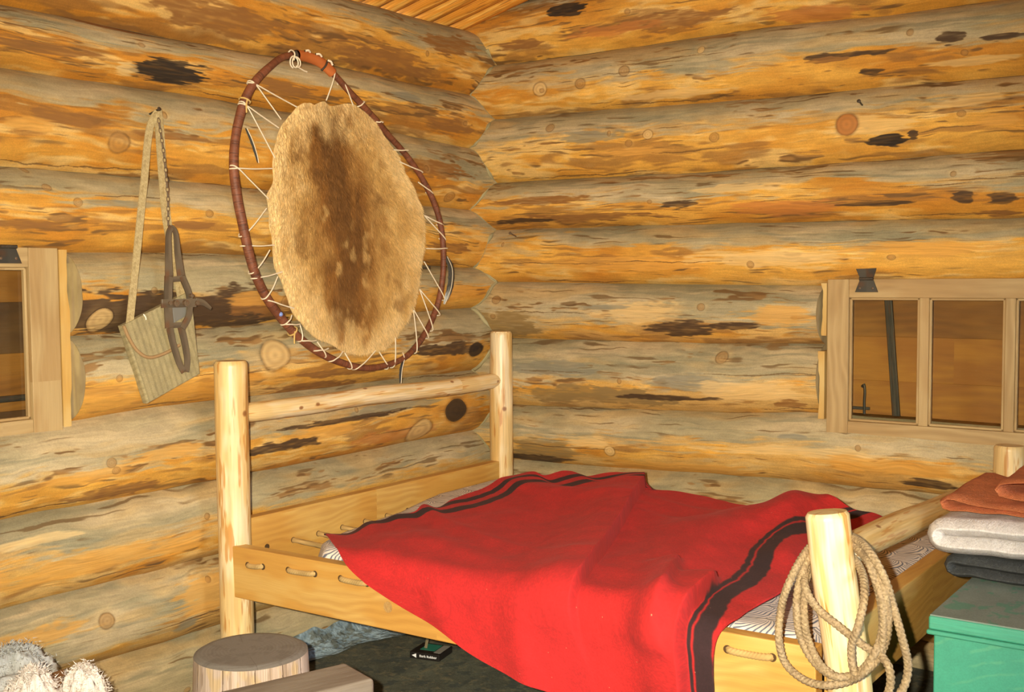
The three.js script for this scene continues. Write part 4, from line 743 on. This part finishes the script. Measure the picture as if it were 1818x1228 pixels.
// ---------------------------------------------------------------- pelt laced into a willow hoop
{
  const HX = 0.1, hp = thing('pelt_hoop', 'tan and brown fur pelt laced inside a bent willow hoop on the wall', 'pelt', [0.1, 1.087, 0.95]);
  const bark = texMat(paint(1024, 64, (x, y, c) => {
    const n = fbm(x / 20, y / 20), r = vn(x / 3, y / 30); c[0] = 116 + 50 * (n - 0.5); c[1] = 66 + 34 * (n - 0.5); c[2] = 42 + 26 * (n - 0.5);
    mix3(c, [70, 40, 28], 0.6 * sst(0.7, 0.85, r)); if (TAB[(x * 3 + y * 211) & 65535] > 0.992) mix3(c, [196, 160, 120], 0.7); c[3] = 120 + 70 * (n - 0.5) - 60 * sst(0.7, 0.85, r);
  }), 0.002, { roughness: 0.6 });
  const hc = new THREE.CatmullRomCurve3(HOOP.map(([z, y], i) => V3(HX + 0.008 * Math.sin(i * 0.8), y, z)), true, 'centripetal');
  const hoop = mesh('hoop', local(tube(hc, (t) => 0.0125 + 0.0045 * sst(0.0, 0.12, t) * sst(0.5, 0.3, t) + 0.0012 * (vn(t * 50, 2) - 0.5), 420, 14, true), hp), bark, hp);
  const cordMat = mat({ color: 0xe6d8bc, roughness: 0.85 }), yellow = mat({ color: 0xd2b06a, roughness: 0.9 });
  const hoopDist = (y, z) => { let b = 9, r; for (let i = 0; i < 240; i++) { const p = hc.getPointAt(i / 240), d = Math.hypot(p.y - y, p.z - z); if (d < b) { b = d; r = p; } } return r; };
  for (const [hz, hy, pz, py] of CORDS) {
    const c = hoopDist(hy, hz), dz = c.z - pz, dy = c.y - py, L = Math.hypot(dy, dz) || 1, ez = dz / L, ey = dy / L, R = 0.018;
    const p = [V3(HX + 0.006, py, pz), V3(HX + 0.016, lerp(py, c.y, 0.6) - 0.002, lerp(pz, c.z, 0.6)), V3(HX + R, c.y - ey * R * 0.3, c.z - ez * R * 0.3), V3(HX + R * 0.7, c.y + ey * R * 0.85, c.z + ez * R * 0.85), V3(HX - R * 0.4, c.y + ey * R, c.z + ez * R), V3(HX - R, c.y, c.z)];
    mesh('lacing', local(tube(p, 0.0027, 26, 6), hp), cordMat, hp);
  }
  // leather sleeve over the joint, stitched in white
  {
    const a = 0.02, pts = []; const ci = (t) => hc.getPointAt((t + 1) % 1);
    for (let k = 0; k <= 8; k++) pts.push(ci(0.003 - 0.052 * k / 8));
    const sl = mesh('leather_sleeve', local(tube(pts, 0.0195, 30, 16), hp), texMat(paint(128, 64, (x, y, c) => { const n = fbm(x / 16, y / 16); c[0] = 186 + 50 * (n - 0.5); c[1] = 102 + 36 * (n - 0.5); c[2] = 46 + 24 * (n - 0.5); }, undefined, undefined, false), 0, { roughness: 0.7 }), hp);
    for (const k of [1.2, 3.6, 6.0]) {
      const p0 = ci(0.003 - 0.052 * k / 8), p1 = ci(0.003 - 0.052 * (k + 1.2) / 8), o = V3(0.014, 0.016, -0.004);
      mesh('stitch', local(tube([p0.clone().add(o), p0.clone().lerp(p1, 0.5).add(V3(0.018, 0.02, -0.005)), p1.clone().add(o)], 0.0042, 10, 8), hp), cordMat, sl);
    }
    const q = ci(0.012), lp = [];
    for (let k = 0; k <= 26; k++) { const t = k / 26 * Math.PI * 4.2; lp.push(V3(HX + 0.02 + 0.002 * k / 6, q.y - 0.026 - 0.022 * Math.cos(t) * (1 - k * 0.008), q.z + 0.004 + 0.017 * Math.sin(t) - k * 0.0006)); }
    lp.push(V3(HX + 0.02, q.y - 0.05, q.z - 0.05), V3(HX + 0.02, q.y - 0.052, q.z - 0.066));
    mesh('hanging_loop', local(tube(lp, 0.0028, 160, 6), hp), cordMat, hp);
    mesh('hanging_loop', local(tube([V3(HX + 0.02, q.y - 0.02, q.z), V3(HX + 0.025, q.y + 0.005, q.z), V3(HX, q.y + 0.02, q.z - 0.004), V3(HX - 0.02, q.y, q.z)], 0.0028, 24, 6), hp), cordMat, hp);
    mesh('dark_tie', local(tube([V3(HX + 0.016, q.y + 0.016, q.z - 0.014), V3(HX + 0.022, q.y + 0.004, q.z - 0.016), V3(HX + 0.012, q.y - 0.012, q.z - 0.016)], 0.0055, 12, 8), hp), ironMat, hp);
    const t2 = ci(-0.034); mesh('dark_tie', local(tube([t2.clone().add(V3(0.021, 0.006, -0.004)), t2.clone().add(V3(0.023, -0.012, 0.008)), t2.clone().add(V3(0.015, -0.03, 0.022))], 0.004, 12, 8), hp), ironMat, hp);
  }
  for (const t of [0.094, 0.345]) {       // yellow sinew ties round the hoop
    const c = hc.getPointAt(t), T = hc.getTangentAt(t);
    mesh('sinew_tie', local(tube(Array.from({ length: 9 }, (_, k) => { const a = k / 8 * Math.PI * 2; const n = V3().crossVectors(T, V3(1, 0, 0)); return c.clone().addScaledVector(n, Math.cos(a) * 0.02).add(V3(Math.sin(a) * 0.02, 0, 0)); }), 0.0032, 30, 6), hp), yellow, hp);
    mesh('sinew_tie', local(tube([c.clone().add(V3(0.018, 0, 0.004)), c.clone().add(V3(0.022, -0.02, 0.012)), c.clone().add(V3(0.018, -0.045, 0.008))], 0.0032, 14, 6), hp), yellow, hp);
  }
  { const c = hc.getPointAt(0.318); mesh('blue_bead', local(new THREE.SphereGeometry(0.009, 12, 10).translate(c.x + 0.014, c.y, c.z), hp), mat({ color: 0x7f95d6, roughness: 0.3 }), hp); }

  // the pelt
  const raw = new THREE.SplineCurve([...PELT, PELT[0]].map(([z, y]) => new THREE.Vector2(z, y))).getSpacedPoints(220).slice(0, -1);
  const out = raw.map((p, i) => { const a = i / 220; return [p.x + 0.006 * (vn(a * 60, 1) - 0.5) + 0.004 * (vn(a * 150, 9) - 0.5), p.y + 0.006 * (vn(a * 60, 21) - 0.5) + 0.004 * (vn(a * 150, 29) - 0.5)]; });
  const CZ = 0.93, CY = 1.62;
  const z0 = Math.min(...out.map((p) => p[0])), z1 = Math.max(...out.map((p) => p[0])), y0 = Math.min(...out.map((p) => p[1])), y1 = Math.max(...out.map((p) => p[1]));
  const inv = (z, y) => { let k = 0, j = out.length - 1, c = false; for (let i = 0; i < out.length; j = i++) if ((out[i][1] > y) !== (out[j][1] > y) && z < (out[j][0] - out[i][0]) * (y - out[i][1]) / (out[j][1] - out[i][1]) + out[i][0]) c = !c; return c; };
  const edgeR = []; for (const [z, y] of out) { const a = Math.floor((Math.atan2(y - CY, z - CZ) / Math.PI / 2 + 1) * 180) % 180; edgeR[a] = Math.max(edgeR[a] ?? 0, Math.hypot(z - CZ, y - CY)); }
  for (let k = 0; k < 360; k++) edgeR[k % 180] ??= edgeR[(k + 179) % 180];
  const rho = (z, y) => Math.hypot(z - CZ, y - CY) / edgeR[Math.floor((Math.atan2(y - CY, z - CZ) / Math.PI / 2 + 1) * 180) % 180];
  // natural colour of the fur: dark along the spine, tan flanks, pale rim
  const furCol = (z, y, c, jit) => {
    const spine = lerp(1.03, 1.10, sst(1.5, 2.0, y)) + 0.015 * Math.sin(y * 7), q = Math.abs(z - spine + 0.05 * (fbm(y * 7, z * 7) - 0.5)) / (0.12 + 0.05 * Math.sin((y - 1.15) * 3.2));
    const n = fbm(z * 16 + 4, y * 9), m = fbm(z * 40, y * 18 + 9), e = rho(z, y);
    c[0] = 198; c[1] = 158; c[2] = 92;
    mix3(c, [146, 98, 42], sst(1.35, 0.35, q + 0.9 * (n - 0.5)));
    mix3(c, [112, 74, 32], 0.8 * sst(0.75, 0.1, q + 1.1 * (m - 0.5)) * sst(1.12, 1.3, y + 0.2 * (n - 0.5)));
    mix3(c, [228, 200, 144], sst(0.66, 0.96, e + 0.4 * (n - 0.5)) * 0.85);
    mix3(c, [140, 98, 48], 0.5 * sst(0.62, 0.76, fbm(z * 11 + 60, y * 11)) * sst(0.95, 0.8, e));
    mix3(c, [218, 184, 120], 0.6 * sst(0.6, 0.72, fbm(z * 13 + 20, y * 10 + 7)));
    const k = 1 + jit; c[0] *= k; c[1] *= k; c[2] *= k;
  };
  const tex = paint(512, 768, (x, y, c) => { const z = lerp(z0, z1, x / 511), yy = lerp(y0, y1, y / 767); furCol(z, yy, c, 0.25 * (vn(x / 2, y / 9) - 0.5)); c[3] = 255 * (0.6 * vn(x / 2, y / 8) + 0.4 * fbm(x / 16, y / 30)); }, THREE.ClampToEdgeWrapping, THREE.ClampToEdgeWrapping);
  const peltMat = texMat(tex, 0.003, { roughness: 0.95, sheen: 0.3, sheenRoughness: 0.5, sheenColor: new THREE.Color(0.5, 0.4, 0.25) });
  const surf = (z, y, r) => HX + 0.004 + 0.014 * Math.sqrt(Math.max(0, 1 - r * r)) + 0.012 * (fbm(z * 9, y * 9) - 0.5) + (r > 0.94 ? -0.004 : 0);
  const n = out.length, ringN = 24;
  const P = grid(n, ringN, (u, v) => { const [oz, oy] = out[Math.round(u * n) % n], r = 1 - v, z = lerp(CZ, oz, r), y = lerp(CY, oy, r); return [surf(z, y, r), y, z, (z - z0) / (z1 - z0), (y - y0) / (y1 - y0)]; }, true);
  const Bk = grid(n, 3, (u, v) => { const [oz, oy] = out[Math.round(u * n) % n], r = 1 - v, z = lerp(CZ, oz, r), y = lerp(CY, oy, r); return [HX - 0.004, y, z, (z - z0) / (z1 - z0), (y - y0) / (y1 - y0)]; });
  const Ed = grid(n, 1, (u, v) => { const [oz, oy] = out[Math.round(u * n) % n]; return [lerp(HX - 0.004, surf(oz, oy, 1), v), oy, oz, (oz - z0) / (z1 - z0), (oy - y0) / (y1 - y0)]; }, true);
  const pm = mesh('fur_pelt', local(mergeGeometries([P, Bk, Ed]), hp), peltMat, hp);
  // hairs, lying down and outwards
  const pos = [], nor = [], col = [], c = [0, 0, 0], tmp = new THREE.Color();
  for (let k = 0, made = 0; made < 42000 && k < 120000; k++) {
    const z = rr(z0, z1), y = rr(y0, y1); if (!inv(z, y)) continue; made++;
    const r = Math.min(1, rho(z, y)), x = surf(z, y, r), a = Math.atan2(y - CY, z - CZ);
    furCol(z, y, c, 0.3 * (rnd() - 0.5)); tmp.setRGB(clamp(c[0], 0, 255) / 255, clamp(c[1], 0, 255) / 255, clamp(c[2], 0, 255) / 255, THREE.SRGBColorSpace);
    const L = rr(0.014, 0.026) * (r > 0.92 ? 0.7 : 1), cl = fbm(z * 30, y * 30) - 0.5;
    const d = V3(0.34 + 0.2 * rnd(), -0.75 + 0.35 * Math.sin(a) * r + 0.8 * cl, 0.45 * Math.cos(a) * r + 0.7 * (fbm(z * 26 + 50, y * 26) - 0.5) + 0.3 * (rnd() - 0.5)).normalize();
    const w = V3().crossVectors(d, V3(1, 0, 0)).normalize().multiplyScalar(0.0009);
    const t = V3(x, y, z).addScaledVector(d, L), nn = V3().crossVectors(w, d).normalize(); if (nn.x < 0) { nn.negate(); w.negate(); }
    pos.push(x - w.x, y - w.y, z - w.z, x + w.x, y + w.y, z + w.z, t.x, t.y, t.z);
    for (let q = 0; q < 3; q++) { nor.push(nn.x, nn.y, nn.z); col.push(tmp.r, tmp.g, tmp.b); }
  }
  const hg = new THREE.BufferGeometry();
  hg.setAttribute('position', new THREE.Float32BufferAttribute(pos, 3)); hg.setAttribute('normal', new THREE.Float32BufferAttribute(nor, 3)); hg.setAttribute('color', new THREE.Float32BufferAttribute(col, 3));
  mesh('hair', local(hg, hp), new THREE.MeshStandardMaterial({ vertexColors: true, roughness: 0.8, side: THREE.DoubleSide }), pm, 'stuff');

  // feathers tied to the hoop
  const feather = (pts, w, col, tip) => {
    const m = texMat(paint(32, 128, (x, y, cc) => { const k = 0.8 + 0.4 * vn(x / 2, y / 4); cc[0] = col[0] * k; cc[1] = col[1] * k; cc[2] = col[2] * k; mix3(cc, tip, sst(0.62, 0.9, y / 128 + 0.2 * (vn(x / 3, y / 8) - 0.5))); }, THREE.ClampToEdgeWrapping, THREE.ClampToEdgeWrapping, false), 0, { side: THREE.DoubleSide, roughness: 0.7 });
    const cv = new THREE.CatmullRomCurve3(pts.map((p) => V3(...p)));
    const g = grid(8, 40, (u, v) => { const p = cv.getPointAt(v), T = cv.getTangentAt(v), S = V3().crossVectors(T, V3(1, 0, 0)).normalize(), ww = w * Math.pow(Math.sin(Math.PI * clamp(v * 0.93 + 0.06)), 0.6) * (0.9 + 0.2 * vn(v * 20, u * 4)); const q = (u - 0.5) * 2; return [p.x + 0.012 + 0.006 * (1 - q * q) * Math.sin(v * 3), p.y + S.y * ww * q, p.z + S.z * ww * q, u, v]; });
    const f = mesh('feather', local(g, hp), m, hp);
    mesh('quill', local(tube(pts.map(([x, y, z]) => V3(x + 0.019, y, z)), 0.0016, 24, 6), hp), cordMat, f);
  };
  feather(FEATHER.slice(0, 4), 0.022, [66, 64, 58], [178, 184, 184]); feather(FEATHER.slice(4, 7), 0.009, [34, 34, 32], [44, 42, 40]); feather(FEATHER.slice(7), 0.007, [44, 40, 32], [50, 44, 36]);
  { const a = FEATHER[4]; mesh('feather_tie', local(tube([V3(a[0] + 0.01, a[1] + 0.03, a[2]), V3(a[0] + 0.014, a[1] + 0.01, a[2] - 0.004), V3(a[0] + 0.012, a[1] - 0.008, a[2])], 0.0022, 12, 6), hp), cordMat, hp); }
}

// ---------------------------------------------------------------- canvas bag and steel trap hanging from one nail
function nail(label, x, y, z, dir, len = 0.05, m = ironMat) {
  const g = new THREE.LatheGeometry([[0, 0], [0.0032, 0], [0.0032, len - 0.003], [0.007, len - 0.0025], [0.007, len], [0, len + 0.0008]].map((q) => new THREE.Vector2(...q)), 12);
  g.applyQuaternion(new THREE.Quaternion().setFromUnitVectors(V3(0, 1, 0), V3(...dir).normalize()));
  const o = mesh('nail', g, m, scene); o.position.set(x, y, z); return tag(o, label, 'nail');
}
nail('dark nail holding the canvas bag strap', 0.058, 1.982, 1.905, [1, 0.3, -0.12], 0.07);
nail('dark nail in the log just right of the pelt edge', 0.05, 1.488, 0.53, [1, 0.12, -0.5], 0.055);
nail('dark nail standing out above the big round knot on the back wall', 1.815, 2.07, 0.045, [0.0, 0.25, 1], 0.06);
nail('thin bright nail near the log corner on the back wall', 0.226, 1.635, 0.045, [-0.1, 0.35, 1], 0.045, steelMat);
nail('dark nail at the top of the willow hoop', 0.05, 2.27, 1.285, [1, 0.2, 0], 0.055);
{
  const canvas = texMat(paint(256, 256, (x, y, c) => {
    const rib = 0.5 + 0.5 * Math.sin(x / 256 * Math.PI * 2 * 11 + 0.8 * fbm(y / 40, x / 40)), n = fbm(x / 20, y / 30), f = vn(x / 1.5, y / 1.5), k = 0.9 + 0.2 * n + 0.14 * (f - 0.5);
    c[0] = 156 * k; c[1] = 142 * k; c[2] = 104 * k; mix3(c, [132 * k, 120 * k, 86 * k], 0.55 * sst(0.45, 0.9, rib)); c[3] = 128 + 60 * rib * 0.5 + 60 * (f - 0.5);
  }), 0.002, { roughness: 1 });
  for (const q of [canvas.map, canvas.bumpMap]) { q.repeat.set(4.4, 4.4); q.rotation = 0.32; }
  const web = texMat(paint(64, 64, (x, y, c) => { const f = vn(x / 2, y / 2), n = fbm(x / 16, y / 16); c[0] = 172 + 30 * (f - 0.5) + 30 * (n - 0.5); c[1] = 152 + 30 * (f - 0.5) + 30 * (n - 0.5); c[2] = 108 + 30 * (f - 0.5) + 24 * (n - 0.5); }, undefined, undefined, false), 0, { roughness: 1 });
  for (const q of [web.map]) q.repeat.set(12, 12);
  const b = thing('canvas_bag', 'ribbed tan canvas shoulder bag hanging by a long strap from a nail', 'bag', [0.1, 1.05, 1.9]);
  const body = mesh('body', local(onLeftWall(BAG_BODY, 0.082, 0.02, 0.006), b), canvas, b);
  const flap = mesh('flap', local(onLeftWall(BAG_FLAP, 0.110, 0.004, 0.002), b), canvas, b);
  const trim = [BAG_FLAP[0], BAG_FLAP[7], BAG_FLAP[6], BAG_FLAP[5], BAG_FLAP[4], BAG_FLAP[3]].map(([z, y]) => V3(0.117, y, z));
  mesh('cord_trim', local(tube(trim, 0.0055, 80, 8, false, twist(0.02)), b), mat({ color: 0x9a7a52, roughness: 0.9 }), flap);
  const n = V3(1, 0, 0);
  mesh('strap', local(strap([V3(0.122, 1.992, 1.902), ...BAG_STRAP_A.slice(1).map((p) => V3(...p))], 0.027, 0.003, n, 40), b), web, b);
  mesh('strap', local(strap([V3(0.122, 1.992, 1.902), ...BAG_STRAP_B.slice(1).map((p) => V3(...p))], 0.034, 0.003, n, 40), b), web, b);
  mesh('seam_thread', local(tube([V3(0.117, BAG_FLAP[0][1] + 0.035, BAG_FLAP[0][0] - 0.075), V3(0.121, BAG_FLAP[0][1] + 0.025, BAG_FLAP[0][0] - 0.08), V3(0.119, BAG_FLAP[0][1] + 0.017, BAG_FLAP[0][0] - 0.083)], 0.0022, 8, 6), b), mat({ color: 0xf0e6d0 }), flap);

  const t = thing('steel_trap', 'rusty steel jaw trap hanging by its chain in front of the canvas bag', 'trap', [0.13, 1.13, 1.84]);
  const pv = (k, dx = 0) => TRAP[k].map(([x, y, z]) => V3(x + dx, y, z));
  const bar = (name, k, w, th, dx = 0, parent = t, nrm = n) => mesh(name, local(strap(pv(k, dx), w, th, nrm, 28), t), steelMat, parent);
  const s1 = bar('spring', 's1l', (q) => 0.018 + 0.012 * q, 0.004, 0.006, t); bar('spring_leaf', 's1r', (q) => 0.016 + 0.014 * q, 0.004, -0.002, s1);
  const s2 = bar('spring', 's2l', (q) => 0.026 - 0.006 * q, 0.004, 0.004, t); bar('spring_leaf', 's2r', (q) => 0.026 - 0.004 * q, 0.004, -0.002, s2);
  bar('jaw', 'jl', 0.03, 0.006, 0.004); bar('jaw', 'jr', 0.022, 0.006, 0.002); bar('jaw_joint', 'xt', 0.018, 0.007); bar('jaw_joint', 'xb', 0.018, 0.007);
  const bs = bar('base_bar', 'base', 0.028, 0.006, 0.008); bar('dog', 'dog', (q) => 0.026 - 0.016 * q, 0.007, 0.01, bs);
  const eye = (name, zy, r, len, parent) => mesh(name, local(new THREE.CylinderGeometry(r, r, len, 14).rotateZ(Math.PI / 2).translate(0.148, zy[1], zy[0]), t), steelMat, parent);
  for (const [k, i] of [['jl', 1], ['base', 1], ['jr', 1]]) eye('rivet', [TRAP[k][i][2], TRAP[k][i][1]], 0.007, 0.012, bs);
  eye('bolt_collar', [TRAP.base[0][2] - 0.05, TRAP.base[0][1]], 0.011, 0.02, bs); eye('bolt_collar', [TRAP.base[0][2] - 0.09, TRAP.base[0][1]], 0.011, 0.02, bs);
  mesh('pan', local(onLeftWall(TRAP.pan.map((p) => [p[2], p[1]]), 0.124, 0.003, 0.001), t), mat({ color: 0x85827a, roughness: 0.5, metalness: 0.3 }), t);
  // chain
  const cc = new THREE.CatmullRomCurve3(pv('chain', -0.012)), link = new THREE.TorusGeometry(0.0075, 0.0017, 6, 14).scale(0.62, 1.25, 1);
  const L = cc.getLength(), N = Math.floor(L / 0.0155);
  for (let k = 0; k <= N; k++) {
    const p = cc.getPointAt(k / N), T = cc.getTangentAt(k / N), o = mesh('chain_link', link, steelMat, t);
    o.position.set(p.x - t.position.x, p.y - t.position.y, p.z - t.position.z);
    o.quaternion.setFromUnitVectors(V3(0, 1, 0), T); o.rotateY(k % 2 ? 0.3 : Math.PI / 2 + 0.3);
  }
}
renderer.render(scene, camera);
